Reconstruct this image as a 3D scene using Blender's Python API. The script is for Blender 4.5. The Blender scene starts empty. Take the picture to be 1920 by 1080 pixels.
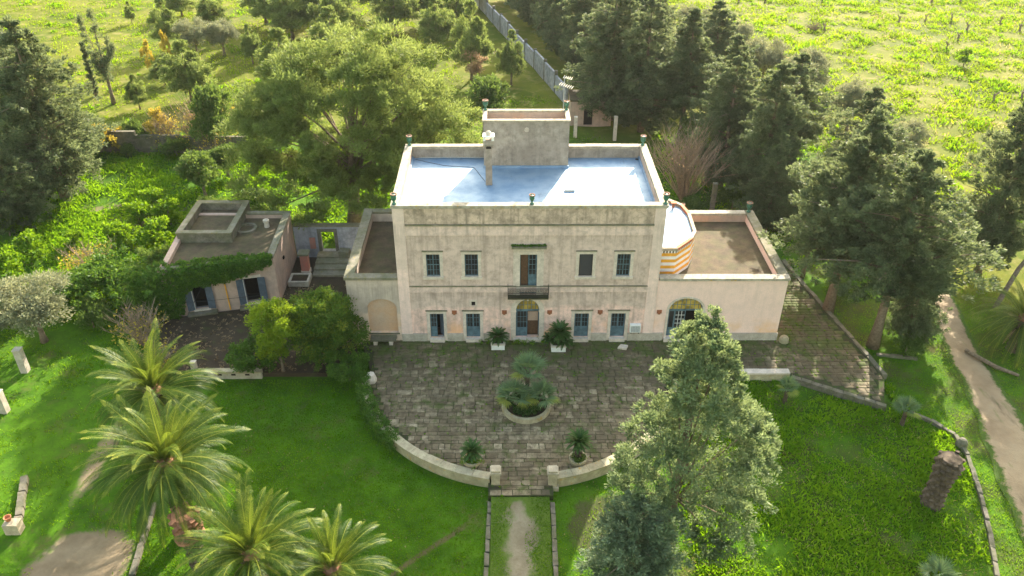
import bpy, bmesh, math, random
import numpy as np
from mathutils import Vector, Matrix
from mathutils.geometry import tessellate_polygon

random.seed(7)
RNG = np.random.default_rng(11)
scene = bpy.context.scene
COL = scene.collection

# ------------------------------------------------------------------ camera
cam_d = bpy.data.cameras.new('camera')
cam = bpy.data.objects.new('camera', cam_d); COL.objects.link(cam)
PITCH, YAW, ROLL = math.radians(32.80), math.radians(0.736), math.radians(0.263)
fw = Vector((math.sin(YAW)*math.cos(PITCH), math.cos(YAW)*math.cos(PITCH), -math.sin(PITCH)))
rt = Vector((math.cos(YAW), -math.sin(YAW), 0)); up = rt.cross(fw)
r2 = math.cos(ROLL)*rt + math.sin(ROLL)*up; u2 = -math.sin(ROLL)*rt + math.cos(ROLL)*up
M = Matrix((r2, u2, -fw)).transposed().to_4x4(); M.translation = Vector((-0.917, -55.90, 41.257))
cam.matrix_world = M
cam_d.sensor_width = 36; cam_d.lens = 1538.6/1920*36; cam_d.clip_start = 0.5; cam_d.clip_end = 3000
scene.camera = cam

# ------------------------------------------------------------------ sky and sun
SUN_EL, SUN_AZ = math.radians(26), math.radians(20.4)      # azimuth from +Y towards +X
world = bpy.data.worlds.new('World'); scene.world = world; world.use_nodes = True
wn = world.node_tree.nodes; wl = world.node_tree.links
for n in list(wn): wn.remove(n)
wo = wn.new('ShaderNodeOutputWorld'); wb = wn.new('ShaderNodeBackground'); ws = wn.new('ShaderNodeTexSky')
ws.sky_type = 'NISHITA'; ws.sun_disc = False; ws.sun_elevation = SUN_EL; ws.sun_rotation = SUN_AZ
ws.air_density = 2.2; ws.dust_density = 3.2; ws.ozone_density = 0.2
wb.inputs['Strength'].default_value = 0.138
wl.new(ws.outputs[0], wb.inputs['Color']); wl.new(wb.outputs[0], wo.inputs['Surface'])
sd = bpy.data.lights.new('sun', 'SUN'); sd.energy = 4.5; sd.angle = math.radians(0.53); sd.color = (1.0, 0.91, 0.76)
sun = bpy.data.objects.new('sun', sd); COL.objects.link(sun)
tosun = Vector((math.sin(SUN_AZ)*math.cos(SUN_EL), math.cos(SUN_AZ)*math.cos(SUN_EL), math.sin(SUN_EL)))
sun.rotation_euler = tosun.to_track_quat('Z', 'Y').to_euler(); sun.location = (20, 60, 60)

scene.view_settings.view_transform = 'Standard'; scene.view_settings.look = 'None'
scene.view_settings.exposure = 2.0; scene.view_settings.gamma = 1.0
scene.view_settings.use_curve_mapping = False
scene.render.engine = 'CYCLES'
cy = scene.cycles
cy.use_denoising = True
try: cy.denoiser = 'OPENIMAGEDENOISE'
except Exception: pass
cy.max_bounces = 6; cy.diffuse_bounces = 3; cy.glossy_bounces = 2; cy.transmission_bounces = 3; cy.transparent_max_bounces = 4
cy.use_adaptive_sampling = True; cy.adaptive_threshold = 0.012
cy.caustics_reflective = False; cy.caustics_refractive = False

# ------------------------------------------------------------------ material helpers
class NT:
    def __init__(s, name):
        s.m = bpy.data.materials.new(name); s.m.use_nodes = True
        s.t = s.m.node_tree; s.n = s.t.nodes; s.l = s.t.links
        s.n.clear(); s.out = s.n.new('ShaderNodeOutputMaterial')
        s._pos = None
    def node(s, typ, ins=None, **kw):
        n = s.n.new(typ)
        for k, v in kw.items(): setattr(n, k, v)
        for k, v in (ins or {}).items(): s.put(n.inputs[k], v)
        return n
    def put(s, sock, v):
        if isinstance(v, bpy.types.NodeSocket): s.l.new(v, sock)
        elif isinstance(v, bpy.types.Node): s.l.new(v.outputs[0], sock)
        else:
            if hasattr(sock.default_value, '__len__') and not hasattr(v, '__len__'): v = (v, v, v)
            if sock.type == 'RGBA' and len(v) == 3: v = (*v, 1)
            sock.default_value = v
    def pos(s):
        if s._pos is None: s._pos = s.n.new('ShaderNodeNewGeometry').outputs['Position']
        return s._pos
    def noise(s, scale, detail=4, rough=.55, stretch=None, vec=None):
        v = vec if vec is not None else s.pos()
        if stretch: v = s.node('ShaderNodeMapping', {'Vector': v, 'Scale': stretch}).outputs[0]
        return s.node('ShaderNodeTexNoise', {'Vector': v, 'Scale': scale, 'Detail': detail, 'Roughness': rough}).outputs['Fac']
    def ramp(s, fac, stops, interp='LINEAR'):
        n = s.node('ShaderNodeValToRGB', {'Fac': fac}); r = n.color_ramp; r.interpolation = interp
        while len(r.elements) < len(stops): r.elements.new(.5)
        for e, (p, c) in zip(r.elements, stops):
            e.position = p; e.color = (c, c, c, 1) if not hasattr(c, '__len__') else (*c, 1)
        return n.outputs['Color']
    def mix(s, fac, a, b, mode='MIX'):
        n = s.n.new('ShaderNodeMix'); n.data_type = 'RGBA'; n.blend_type = mode
        s.put(n.inputs[0], fac); s.put(n.inputs[6], a); s.put(n.inputs[7], b)
        return n.outputs[2]
    def math(s, op, a, b=0.0, clamp=False):
        n = s.n.new('ShaderNodeMath'); n.operation = op; n.use_clamp = clamp
        s.put(n.inputs[0], a); s.put(n.inputs[1], b); return n.outputs[0]
    def xyz(s): return s.node('ShaderNodeSeparateXYZ', {'Vector': s.pos()}).outputs
    def smooth(s, v, a, b, lo=0., hi=1.):
        return s.node('ShaderNodeMapRange', {'Value': v, 'From Min': a, 'From Max': b, 'To Min': lo, 'To Max': hi},
                      interpolation_type='SMOOTHSTEP').outputs[0]
    def bump(s, h, strength=.4, dist=.03):
        return s.node('ShaderNodeBump', {'Height': h, 'Strength': strength, 'Distance': dist}).outputs[0]
    def surf(s, color, rough=.85, spec=.3, normal=None, metal=0.):
        b = s.node('ShaderNodeBsdfPrincipled', {'Base Color': color, 'Roughness': rough, 'Metallic': metal, 'Specular IOR Level': spec})
        if normal is not None: s.put(b.inputs['Normal'], normal)
        s.l.new(b.outputs[0], s.out.inputs['Surface']); return s.m

def plain(name, col, rough=.7, spec=.3, var=.25, scale=6., bump=.2):
    t = NT(name); n = t.noise(scale, 5)
    c = t.mix(t.ramp(n, [(.3, 0), (.7, 1)]), tuple(x*(1-var) for x in col), tuple(min(1, x*(1+var)) for x in col))
    return t.surf(c, rough, spec, t.bump(t.noise(scale*4, 4), bump, .02))

def plaster(name, a, b, stain, orange=None, streak=.6, zlow=None):
    t = NT(name); z = t.xyz()[2]
    big = t.noise(.33, 6, .62); fac = t.ramp(big, [(.38, 0), (.6, 1)])
    if zlow is not None:      # fresher pink paint towards the foot of the wall, in irregular patches
        g = t.math('ADD', t.smooth(z, zlow[0], zlow[1]), t.math('MULTIPLY', t.math('SUBTRACT', big, .5), 1.3), True)
        fac = t.ramp(g, [(.4, 0), (.62, 1)])
    c = t.mix(fac, a, b)
    blot = t.noise(1.6, 8, .72)
    c = t.mix(t.math('MULTIPLY', t.ramp(blot, [(.45, 0), (.66, 1)]), .95*streak), c, stain)
    c = t.mix(t.math('MULTIPLY', t.ramp(t.noise(.5, 7, .7), [(.48, 0), (.62, 1)]), .55*streak), c, stain)
    st = t.noise(1.0, 6, .66, (2.3, 2.3, .16))
    c = t.mix(t.math('MULTIPLY', t.ramp(st, [(.5, 0), (.72, 1)]), streak), c, stain)
    if zlow is not None:      # run-off streaks below the cornice and the string course
        run = t.noise(1.0, 6, .7, (3.4, 3.4, .10))
        zz = t.math('MAXIMUM', t.math('MULTIPLY', t.smooth(z, 8.6, 10.6), t.smooth(z, 11.3, 10.9)), t.math('MULTIPLY', t.smooth(z, 3.6, 4.8), t.smooth(z, 5.5, 5.2)))
        c = t.mix(t.math('MULTIPLY', zz, t.ramp(run, [(.44, 0), (.64, .6)])), c, tuple(x*.85 for x in stain))
    if orange:
        o = t.math('MULTIPLY', t.smooth(z, 2.6, .9), t.ramp(t.noise(.55, 5), [(.48, 0), (.62, 1)]))
        c = t.mix(t.math('MULTIPLY', o, .75), c, orange)
    fine = t.noise(9, 6, .7)
    c = t.mix(t.ramp(fine, [(.35, .28), (.6, 0)]), c, tuple(x*.62 for x in a))
    return t.surf(c, .9, .2, t.bump(t.math('ADD', fine, t.math('MULTIPLY', blot, 1.5)), .35, .03))

PINK, BEIGE, STAIN = (.62, .45, .35), (.44, .365, .28), (.17, .145, .12)
MT = {}
MT['facade'] = plaster('facade_plaster', (.86, .59, .51), (.635, .487, .42), (.25, .195, .16), (.80, .43, .22), .66, (2.0, 4.6))
MT['wing'] = plaster('wing_plaster', (.86, .61, .53), (.82, .585, .515), (.5, .375, .32), (.76, .44, .22), .3)
MT['wing_grey'] = plaster('left_wing_plaster', (.74, .56, .44), (.52, .43, .36), (.26, .22, .19), (.72, .40, .19), .5, (1.8, 3.8))
MT['pilaster'] = plaster('pilaster_plaster', (.84, .62, .545), (.73, .56, .49), (.42, .33, .285), None, .4, (5.5, 8.5))
MT['band'] = plaster('band_plaster', (.80, .60, .53), (.69, .515, .45), (.27, .21, .175), None, .65)
MT['parapet'] = plaster('parapet_plaster', (.67, .50, .40), (.56, .42, .34), (.19, .15, .115), None, .95)
MT['greywall'] = plaster('tower_plaster', (.44, .385, .335), (.33, .285, .25), (.17, .145, .125), None, .75)
MT['niche'] = plaster('niche_plaster', (.62, .36, .2), (.56, .40, .29), (.42, .33, .27), None, .25)
MT['orangewall'] = plaster('inner_parapet_plaster', (.52, .33, .23), (.45, .34, .28), (.3, .25, .22), None, .5)
MT['annex'] = plaster('annex_plaster', (.55, .37, .29), (.47, .34, .28), (.27, .22, .19), None, .55)
MT['gatewall'] = plaster('gate_wall_plaster', (.42, .42, .45), (.33, .33, .36), (.14, .14, .15), None, .8)
MT['redpink'] = plaster('red_plaster', (.5, .15, .11), (.42, .2, .15), (.25, .17, .14), None, .5)
def stone(name, a, b, lichen=None, moss=0., scale=2.2):
    t = NT(name); n = t.noise(scale, 7, .65); c = t.mix(t.ramp(n, [(.35, 0), (.65, 1)]), a, b)
    sp = t.noise(scale*5, 5, .7); c = t.mix(t.ramp(sp, [(.56, 0), (.72, .75)]), c, tuple(x*.4 for x in b))
    if lichen: c = t.mix(t.ramp(t.noise(scale*1.4, 4), [(.62, 0), (.7, .8)]), c, lichen)
    if moss: c = t.mix(t.math('MULTIPLY', t.ramp(t.noise(.9, 5, .7), [(.42, 0), (.6, 1)]), moss), c, (.08, .095, .03))
    return t.surf(c, .9, .25, t.bump(t.math('ADD', n, sp), .5, .04))
MT['coping'] = stone('coping_stone', (.44, .39, .31), (.26, .23, .18), (.42, .27, .07))
MT['coping_moss'] = stone('mossy_coping_stone', (.25, .22, .17), (.17, .155, .11), (.25, .2, .06), .45)
MT['limestone'] = stone('limestone', (.66, .56, .48), (.47, .40, .335))
MT['pillarstone'] = stone('pillar_stone', (.52, .43, .31), (.36, .30, .22), None, .2)
MT['wallstone'] = stone('terrace_wall_stone', (.47, .41, .28), (.35, .29, .2), (.5, .29, .07), .35, 1.6)
MT['greystone'] = stone('grey_stone', (.19, .165, .135), (.095, .085, .065), None, .4)
MT['postwhite'] = stone('whitewashed_stone', (.50, .44, .37), (.34, .30, .25), None, .15)
MT['earthroof'] = stone('earthen_roof', (.115, .083, .05), (.058, .043, .028), None, .3, 1.1)
MT['balcony_slab'] = stone('balcony_stone', (.075, .065, .04), (.045, .042, .022), None, .5)
MT['woodbrown'] = plain('brown_wood', (.11, .06, .035), .6)
MT['blue'] = plain('blue_paint', (.085, .14, .175), .6, .3, .35, 3)
MT['bluegrey'] = plain('blue_grey_shutter', (.075, .095, .125), .6, .3, .25, 3)
MT['iron'] = plain('black_iron', (.02, .02, .018), .55, .4)
MT['galv'] = plain('metal_grey', (.4, .4, .4), .4, .5)
MT['terracotta'] = plain('terracotta', (.42, .17, .09), .8, .2, .3, 4)
MT['urngreen'] = plain('green_glaze', (.035, .13, .09), .3, .5, .4, 7)
MT['urnrim'] = plain('worn_clay_rim', (.27, .15, .11), .85, .2, .3, 6)
MT['white'] = plain('white_paint', (.72, .72, .7), .5, .4, .08, 3)
MT['yellowband'] = plain('yellow_band_paint', (.72, .36, .05), .75, .2, .15, 2)
MT['whiteband'] = plain('white_band_paint', (.72, .69, .68), .75, .2, .08, 2)
MT['brickred'] = stone('red_brick', (.33, .12, .06), (.2, .08, .045))
MT['dark'] = plain('dark_room', (.02, .018, .016), .9, .1)  # near-black colour painted in for the shade inside rooms and openings
def glass(name, col=(.018, .018, .018), rough=.3):
    t = NT(name); return t.surf(t.mix(t.ramp(t.noise(1.3, 3), [(.4, 0), (.6, 1)]), col, tuple(x*2.2 for x in col)), rough, .2)
MT['glass'] = glass('window_glass'); MT['amber'] = glass('amber_glass', (.24, .17, .04), .25)
MT['screen'] = plain('fly_screen', (.05, .05, .055), .8, .2, .15, 30)
def roofmat():
    t = NT('white_roof_membrane'); n = t.noise(.7, 6, .6); p = t.noise(.9, 5, .7, (1, .5, 1))
    c = t.mix(t.ramp(n, [(.4, 0), (.65, 1)]), (.29, .40, .54), (.20, .31, .46))
    c = t.mix(t.ramp(p, [(.6, 0), (.72, .55)]), c, (.15, .2, .27))
    c = t.mix(t.ramp(t.noise(3.2, 6, .75, (1, 1, 1)), [(.64, 0), (.75, .6)]), c, (.18, .17, .16))
    return t.surf(c, t.ramp(n, [(.35, .6), (.65, .7)]), .6, t.bump(n, .1, .05), .72)
MT['roof'] = roofmat()

def leafmat(name, lo, mid, hi, trans=.4, tcol=None, rough=.55, spec=.15):
    t = NT(name); a = t.node('ShaderNodeAttribute', attribute_name='tint').outputs['Fac']
    c = t.ramp(a, [(.0, lo), (.5, mid), (1., hi)])
    p = t.node('ShaderNodeBsdfPrincipled', {'Base Color': c, 'Roughness': rough, 'Specular IOR Level': spec})
    tc = t.mix(.5, c, tcol if tcol else tuple(min(1, x*1.7) for x in hi))
    tr = t.node('ShaderNodeBsdfTranslucent', {'Color': tc})
    mx = t.node('ShaderNodeMixShader', {0: trans, 1: p.outputs[0], 2: tr.outputs[0]})
    t.l.new(mx.outputs[0], t.out.inputs['Surface']); return t.m
MT['pine'] = leafmat('pine_needles', (.08, .125, .032), (.13, .185, .05), (.24, .29, .08), .42, (.36, .43, .1))
MT['conifer'] = leafmat('conifer_sprays', (.062, .088, .045), (.105, .14, .07), (.185, .22, .115), .38, (.28, .34, .13))
MT['juniper'] = leafmat('juniper_sprays', (.08, .122, .06), (.145, .20, .10), (.27, .33, .18), .36, (.35, .43, .15))
MT['bluejuniper'] = leafmat('blue_juniper_sprays', (.085, .125, .075), (.145, .2, .12), (.25, .3, .18), .3, (.3, .38, .16))
MT['shrub'] = leafmat('shrub_leaves', (.03, .075, .012), (.065, .14, .02), (.26, .27, .025), .35, (.3, .4, .03))
MT['olive'] = leafmat('olive_leaves', (.14, .155, .09), (.22, .235, .14), (.34, .34, .2), .3, (.35, .36, .16))
MT['broad'] = leafmat('broad_leaves', (.045, .085, .02), (.08, .14, .03), (.17, .22, .06), .35, (.25, .35, .05))
MT['citrus'] = leafmat('citrus_leaves', (.04, .11, .005), (.09, .2, .008), (.22, .32, .012), .42, (.36, .54, .01))
MT['yellow'] = leafmat('yellow_leaves', (.28, .22, .03), (.42, .34, .05), (.52, .45, .1), .4, (.7, .5, .05))
MT['rust'] = leafmat('rust_leaves', (.2, .12, .06), (.3, .19, .1), (.4, .28, .16), .35)
MT['ivy'] = leafmat('ivy_leaves', (.03, .08, .012), (.06, .135, .02), (.15, .26, .025), .3, (.25, .4, .03))
MT['palm'] = leafmat('palm_leaflets', (.018, .048, .010), (.05, .10, .016), (.23, .25, .035), .36, (.34, .43, .035), .45, .14)
MT['cycad'] = leafmat('cycad_leaflets', (.02, .055, .014), (.04, .09, .02), (.08, .14, .03), .2, None, .35)
MT['fan'] = leafmat('fan_palm_leaves', (.09, .15, .07), (.15, .225, .11), (.34, .36, .06), .3, (.3, .42, .12), .5)
MT['grass'] = leafmat('grass_blades', (.035, .10, .003), (.07, .175, .004), (.17, .28, .008), .5, (.32, .52, .005), .6, .03)
MT['weed'] = leafmat('weed_leaves', (.04, .12, .005), (.075, .2, .007), (.19, .33, .012), .48, (.36, .58, .008), .6, .03)
MT['field'] = leafmat('field_grass', (.055, .115, .003), (.12, .21, .004), (.25, .32, .012), .48, (.38, .52, .005), .6, .03)
MT['drygrass'] = leafmat('dry_grass', (.22, .16, .05), (.34, .26, .09), (.45, .37, .16), .35)
MT['twig'] = plain('pale_twig', (.27, .2, .14), .8, .2, .3, 4)
MT['bark'] = plain('grey_brown_bark', (.17, .13, .095), .9, .15, .4, 5, .7)
MT['palmbark'] = stone('palm_bark', (.14, .105, .072), (.05, .036, .026))
MT['palmdead'] = stone('dead_palm_head', (.36, .18, .11), (.15, .07, .045))

# ------------------------------------------------------------------ mesh helpers
def tag(o, label=None, cat=None, group=None, kind=None):
    for k, v in (('label', label), ('category', cat), ('group', group), ('kind', kind)):
        if v: o[k] = v
    return o
def empty(name, loc, label=None, cat=None, group=None, kind=None):
    o = bpy.data.objects.new(name, None); COL.objects.link(o); o.location = loc; o.empty_display_size = .3
    return tag(o, label, cat, group, kind)
def root_loc(o):
    while o.parent: o = o.parent
    return Vector(o.location)
def link(name, me, parent=None, mat=None):
    if mat is not None and not me.materials:
        me.materials.append(MT[mat] if isinstance(mat, str) else mat)
    o = bpy.data.objects.new(name, me); COL.objects.link(o)
    if parent is not None: o.parent = parent
    return o
def np_mesh(name, V, Q, tint=None, smooth=False):
    """V (n,3), Q (m,k) faces of one size k"""
    me = bpy.data.meshes.new(name); V = np.ascontiguousarray(V, np.float32); Q = np.ascontiguousarray(Q, np.int32)
    k = Q.shape[1]; m = len(Q)
    me.vertices.add(len(V)); me.vertices.foreach_set('co', V.ravel())
    me.loops.add(m*k); me.loops.foreach_set('vertex_index', Q.ravel())
    me.polygons.add(m); me.polygons.foreach_set('loop_start', np.arange(0, m*k, k, dtype=np.int32))
    if tint is not None:
        a = me.attributes.new('tint', 'FLOAT', 'FACE'); a.data.foreach_set('value', np.ascontiguousarray(np.clip(tint, 0, 1), np.float32))
    me.update(calc_edges=True)
    if smooth: me.polygons.foreach_set('use_smooth', np.ones(m, bool))
    return me

class MB:
    def __init__(s): s.v = []; s.f = []
    def add(s, vs, fs):
        n = len(s.v); s.v += [tuple(p) for p in vs]; s.f += [tuple(i+n for i in f) for f in fs]; return s
    def box(s, x0, x1, y0, y1, z0, z1):
        return s.add([(x0,y0,z0),(x1,y0,z0),(x1,y1,z0),(x0,y1,z0),(x0,y0,z1),(x1,y0,z1),(x1,y1,z1),(x0,y1,z1)],
                     [(0,3,2,1),(4,5,6,7),(0,1,5,4),(1,2,6,5),(2,3,7,6),(3,0,4,7)])
    def prism(s, poly, z0, z1):
        n = len(poly)
        return s.add([(x,y,z0) for x,y in poly]+[(x,y,z1) for x,y in poly],
                     [tuple(range(n))[::-1], tuple(range(n,2*n))]+[(i,(i+1)%n,n+(i+1)%n,n+i) for i in range(n)])
    def ring(s, outer, inner, z0, z1):
        """closed band between two plan polygons of equal count"""
        n = len(outer); vs = [(x,y,z0) for x,y in outer]+[(x,y,z0) for x,y in inner]+[(x,y,z1) for x,y in outer]+[(x,y,z1) for x,y in inner]
        fs = []
        for i in range(n):
            j = (i+1) % n
            fs += [(i,j,2*n+j,2*n+i),(n+j,n+i,3*n+i,3*n+j),(2*n+i,2*n+j,3*n+j,3*n+i),(j,i,n+i,n+j)]
        return s.add(vs, fs)
    def strip(s, A, Bp, z0, z1):
        """open curved wall between polylines A and B"""
        n = len(A); vs = [(x,y,z0) for x,y in A]+[(x,y,z0) for x,y in Bp]+[(x,y,z1) for x,y in A]+[(x,y,z1) for x,y in Bp]; fs = []
        for i in range(n-1):
            fs += [(i,i+1,2*n+i+1,2*n+i),(n+i+1,n+i,3*n+i,3*n+i+1),(2*n+i,2*n+i+1,3*n+i+1,3*n+i)]
        fs += [(0,2*n,3*n,n),(n-1,2*n-1,4*n-1,3*n-1)]
        return s.add(vs, fs)
    def lathe(s, prof, n=14, c=(0,0,0)):
        vs = []; fs = []
        for r, z in prof:
            for i in range(n):
                a = 2*math.pi*i/n; vs.append((c[0]+r*math.cos(a), c[1]+r*math.sin(a), c[2]+z))
        for k in range(len(prof)-1):
            for i in range(n):
                j = (i+1)%n; fs.append((k*n+i,k*n+j,(k+1)*n+j,(k+1)*n+i))
        fs.append(tuple(range(n))[::-1]); fs.append(tuple(range((len(prof)-1)*n, len(prof)*n)))
        return s.add(vs, fs)
    def tube(s, pts, rad, n=6):
        pts = [Vector(p) for p in pts]; vs = []; fs = []
        if not hasattr(rad, '__len__'): rad = [rad]*len(pts)
        for i, p in enumerate(pts):
            d = (pts[min(i+1, len(pts)-1)]-pts[max(i-1, 0)]).normalized()
            a = d.cross(Vector((0,0,1)) if abs(d.z) < .9 else Vector((1,0,0))).normalized(); b = d.cross(a)
            for k in range(n):
                t = 2*math.pi*k/n; vs.append(p+a*rad[i]*math.cos(t)+b*rad[i]*math.sin(t))
        for i in range(len(pts)-1):
            for k in range(n):
                j = (k+1)%n; fs.append((i*n+k,i*n+j,(i+1)*n+j,(i+1)*n+k))
        fs.append(tuple(range(n))); fs.append(tuple(range((len(pts)-1)*n, len(pts)*n))[::-1])
        return s.add(vs, fs)
    def facade(s, outer, holes, y, depth):
        """wall face in the XZ plane at y, with holes whose reveals run back by depth"""
        loops = [outer]+holes
        flat = [p for l in loops for p in l]
        tris = tessellate_polygon([[Vector((p[0], p[1], 0)) for p in l] for l in loops])
        s.add([(p[0], y, p[1]) for p in flat], tris)
        for l in holes:
            n = len(l); s.add([(p[0], y, p[1]) for p in l]+[(p[0], y+depth, p[1]) for p in l],
                              [(i,(i+1)%n,n+(i+1)%n,n+i) for i in range(n)])
        return s
    def plate(s, poly, y0, y1):
        """solid plate: XZ polygon from y0 (front) to y1"""
        n = len(poly)
        return s.add([(x,y0,z) for x,z in poly]+[(x,y1,z) for x,z in poly],
                     [tuple(range(n)), tuple(range(n,2*n))[::-1]]+[((i+1)%n,i,n+i,n+(i+1)%n) for i in range(n)])
    def arc_frame(s, outer, inner, y0, y1):
        """solid band between two open XZ polylines (an arch surround)"""
        n = len(outer); vs = [(x,y0,z) for x,z in outer]+[(x,y0,z) for x,z in inner]+[(x,y1,z) for x,z in outer]+[(x,y1,z) for x,z in inner]; fs = []
        for i in range(n-1):
            fs += [(i,i+1,n+i+1,n+i),(2*n+i+1,2*n+i,3*n+i,3*n+i+1),(i+1,i,2*n+i,2*n+i+1),(n+i,n+i+1,3*n+i+1,3*n+i)]
        fs += [(0,n,3*n,2*n),(n-1,3*n-1,4*n-1,2*n-1)]
        return s.add(vs, fs)
    def mesh(s, name, off=(0,0,0), smooth=False):
        me = bpy.data.meshes.new(name)
        me.from_pydata([(a-off[0], b-off[1], c-off[2]) for a,b,c in s.v], [], s.f)
        bm = bmesh.new(); bm.from_mesh(me); bmesh.ops.remove_doubles(bm, verts=bm.verts, dist=1e-5)
        bmesh.ops.recalc_face_normals(bm, faces=bm.faces); bm.to_mesh(me); bm.free()
        if smooth:
            for p in me.polygons: p.use_smooth = True
        return me
    def build(s, name, mat, parent=None, smooth=False):
        off = root_loc(parent) if parent is not None else (0,0,0)
        return link(name, s.mesh(name, off, smooth), parent, mat)

def rect(x0, x1, z0, z1): return [(x0,z0),(x1,z0),(x1,z1),(x0,z1)]
def arch_pts(x0, x1, zs, zt, n=14):
    cx, rx, rz = (x0+x1)/2, (x1-x0)/2, zt-zs
    return [(cx+rx*math.cos(math.pi*i/n), zs+rz*math.sin(math.pi*i/n)) for i in range(n+1)]
def arch(x0, x1, z0, zs, zt, n=14): return [(x0,z0),(x1,z0)]+arch_pts(x0, x1, zs, zt, n)
def copy_tree(o, parent=None):
    c = o.copy(); COL.objects.link(c); c.parent = parent
    for ch in o.children: copy_tree(ch, c)
    return c
def jitter_box(name, seed, j=.06):
    """unit stone with a worn outline, z from 0 to 1 (top centre raised)"""
    r = random.Random(seed); me = MB()
    e = [(-.5,-.5),(.5,-.5),(.5,.5),(-.5,.5)]; q = [(x+r.uniform(-j,j)*.6, y+r.uniform(-j,j)*.6) for x,y in e]
    b = .07; t = [(x*(1-b), y*(1-b)) for x,y in q]
    zt = [1+r.uniform(-.12,.12) for _ in e]
    vs = [(x,y,0) for x,y in q]+[(x,y,.75) for x,y in q]+[(x,y,z) for (x,y),z in zip(t,zt)]
    fs = [(8,9,10,11)]
    for i in range(4):
        k = (i+1)%4; fs += [(i,k,4+k,4+i),(4+i,4+k,8+k,8+i)]
    me.add(vs, fs); m = me.mesh(name); return m

# ------------------------------------------------------------------ foliage helpers
def norm(a): return a/np.maximum(np.linalg.norm(a, axis=-1, keepdims=True), 1e-9)
def leaf_mesh(name, C, D, L, W, tint, mat, rng):
    n = len(C); D = norm(D); S = norm(np.cross(D, norm(rng.normal(size=(n,3)))))
    L = np.broadcast_to(L, n)[:,None]; W = np.broadcast_to(W, n)[:,None]
    V = np.empty((n,4,3)); V[:,0] = C-D*L*.5; V[:,1] = C+S*W*.5+D*L*.08; V[:,2] = C+D*L*.5; V[:,3] = C-S*W*.5+D*L*.08
    me = np_mesh(name, V.reshape(-1,3), np.arange(n*4).reshape(n,4), tint); me.materials.append(MT[mat]); return me
def in_ball(rng, n, shell=.55):
    d = norm(rng.normal(size=(n,3))); return d*(rng.random(n)**shell)[:,None]
def clumps(rng, P, R, n, L, W, outdir=None, bias=.8, up=.25, flat=.75, rnd=.7):
    """n leaves around every clump centre P with radius R"""
    k = len(P); b = in_ball(rng, k*n, .5); b[:,2] *= flat
    R = np.repeat(np.broadcast_to(R, k), n)[:,None]; C = np.repeat(P, n, 0)+b*R
    D = b*bias+rng.normal(size=(k*n,3))*rnd*.5; D[:,2] += up
    if outdir is not None: D += np.repeat(outdir, n, 0)*.7
    ct = np.repeat(rng.normal(.46, .17, k), n); t = ct+rng.normal(0, .13, k*n)
    l = L*rng.uniform(.7, 1.3, k*n); w = W*rng.uniform(.7, 1.3, k*n)
    return C, D, l, w, t
def join(parts): return tuple(np.concatenate([p[i] for p in parts]) for i in range(5))

def trunk_mesh(name, H, r0, limbs=(), lean=(0,0), sides=8, mat='bark'):
    mb = MB(); n = 6
    mb.tube([(lean[0]*(i/n)**1.5, lean[1]*(i/n)**1.5, H*i/n-.15*(i == 0)) for i in range(n+1)],
            [r0*(1.35 if i == 0 else 1)*(1-.82*i/n) for i in range(n+1)], sides)
    for a, b, r in limbs:
        a, b = Vector(a), Vector(b); m = a.lerp(b, .5)+Vector((0,0,(b-a).length*.06))
        mb.tube([a, m, b], [r, r*.65, r*.2], 5)
    me = mb.mesh(name, smooth=True); me.materials.append(MT[mat]); return me
def profile_conifer(u, k=.75): return (1-u)**k*np.minimum(1, .45+u*3.2)
def conifer(seed, H, R, z0, nb, per, n, L, W, mat, k=.75, rise=.25, lob=.28, lean=(0,0)):
    """crown of sprays on radial branches, with a trunk that carries the branches"""
    rng = np.random.default_rng(seed); P = []; O = []; RR = []; limbs = []
    i = 0; ph = rng.uniform(0, 6.28, 6)
    while i < nb:
        u = rng.random()**1.15; r = R*profile_conifer(u, k)
        if rng.random() > .2+.8*r/R: continue
        az = rng.uniform(0, 2*math.pi)
        r *= 1+lob*math.sin(2*az+ph[0]+5*u)+lob*.6*math.sin(3*az+ph[1]-9*u)
        r *= rng.uniform(.72, 1.08); z = z0+(H-z0)*u
        o = np.array([math.cos(az), math.sin(az), 0]); le = np.array([lean[0], lean[1], 0])*u
        el = rise*rng.uniform(.3, 1.5)
        for s in np.linspace(.32, 1, per):
            p = o*r*s+np.array([0,0,z+r*s*el-.12*r*s*s])+le+rng.normal(0, .05+.05*r, 3); P.append(p)
            O.append(o+np.array([0,0,el])); RR.append((.22+.075*r)*(1.25-.5*s))
        if i % 4 == 0: limbs.append(((*(le[:2]*.9), z-.1*r), tuple(o*r*.85+np.array([0,0,z+r*.7*el])+le), .035+.012*r))
        i += 1
    for zz in np.linspace(.93, 1.0, 5): P.append(np.array([lean[0], lean[1], z0+(H-z0)*zz])); O.append(np.array([0,0,1.])); RR.append(.4)
    P, O, RR = np.array(P), np.array(O), np.array(RR)
    C, D, l, w, t = clumps(rng, P, RR, n, L, W, O, .7, .25, .7)
    me = leaf_mesh('crown', C, D, l, w, t, mat, rng)
    tr = trunk_mesh('trunk', H*.93, .018*H+.08, limbs, lean); return me, tr
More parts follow.
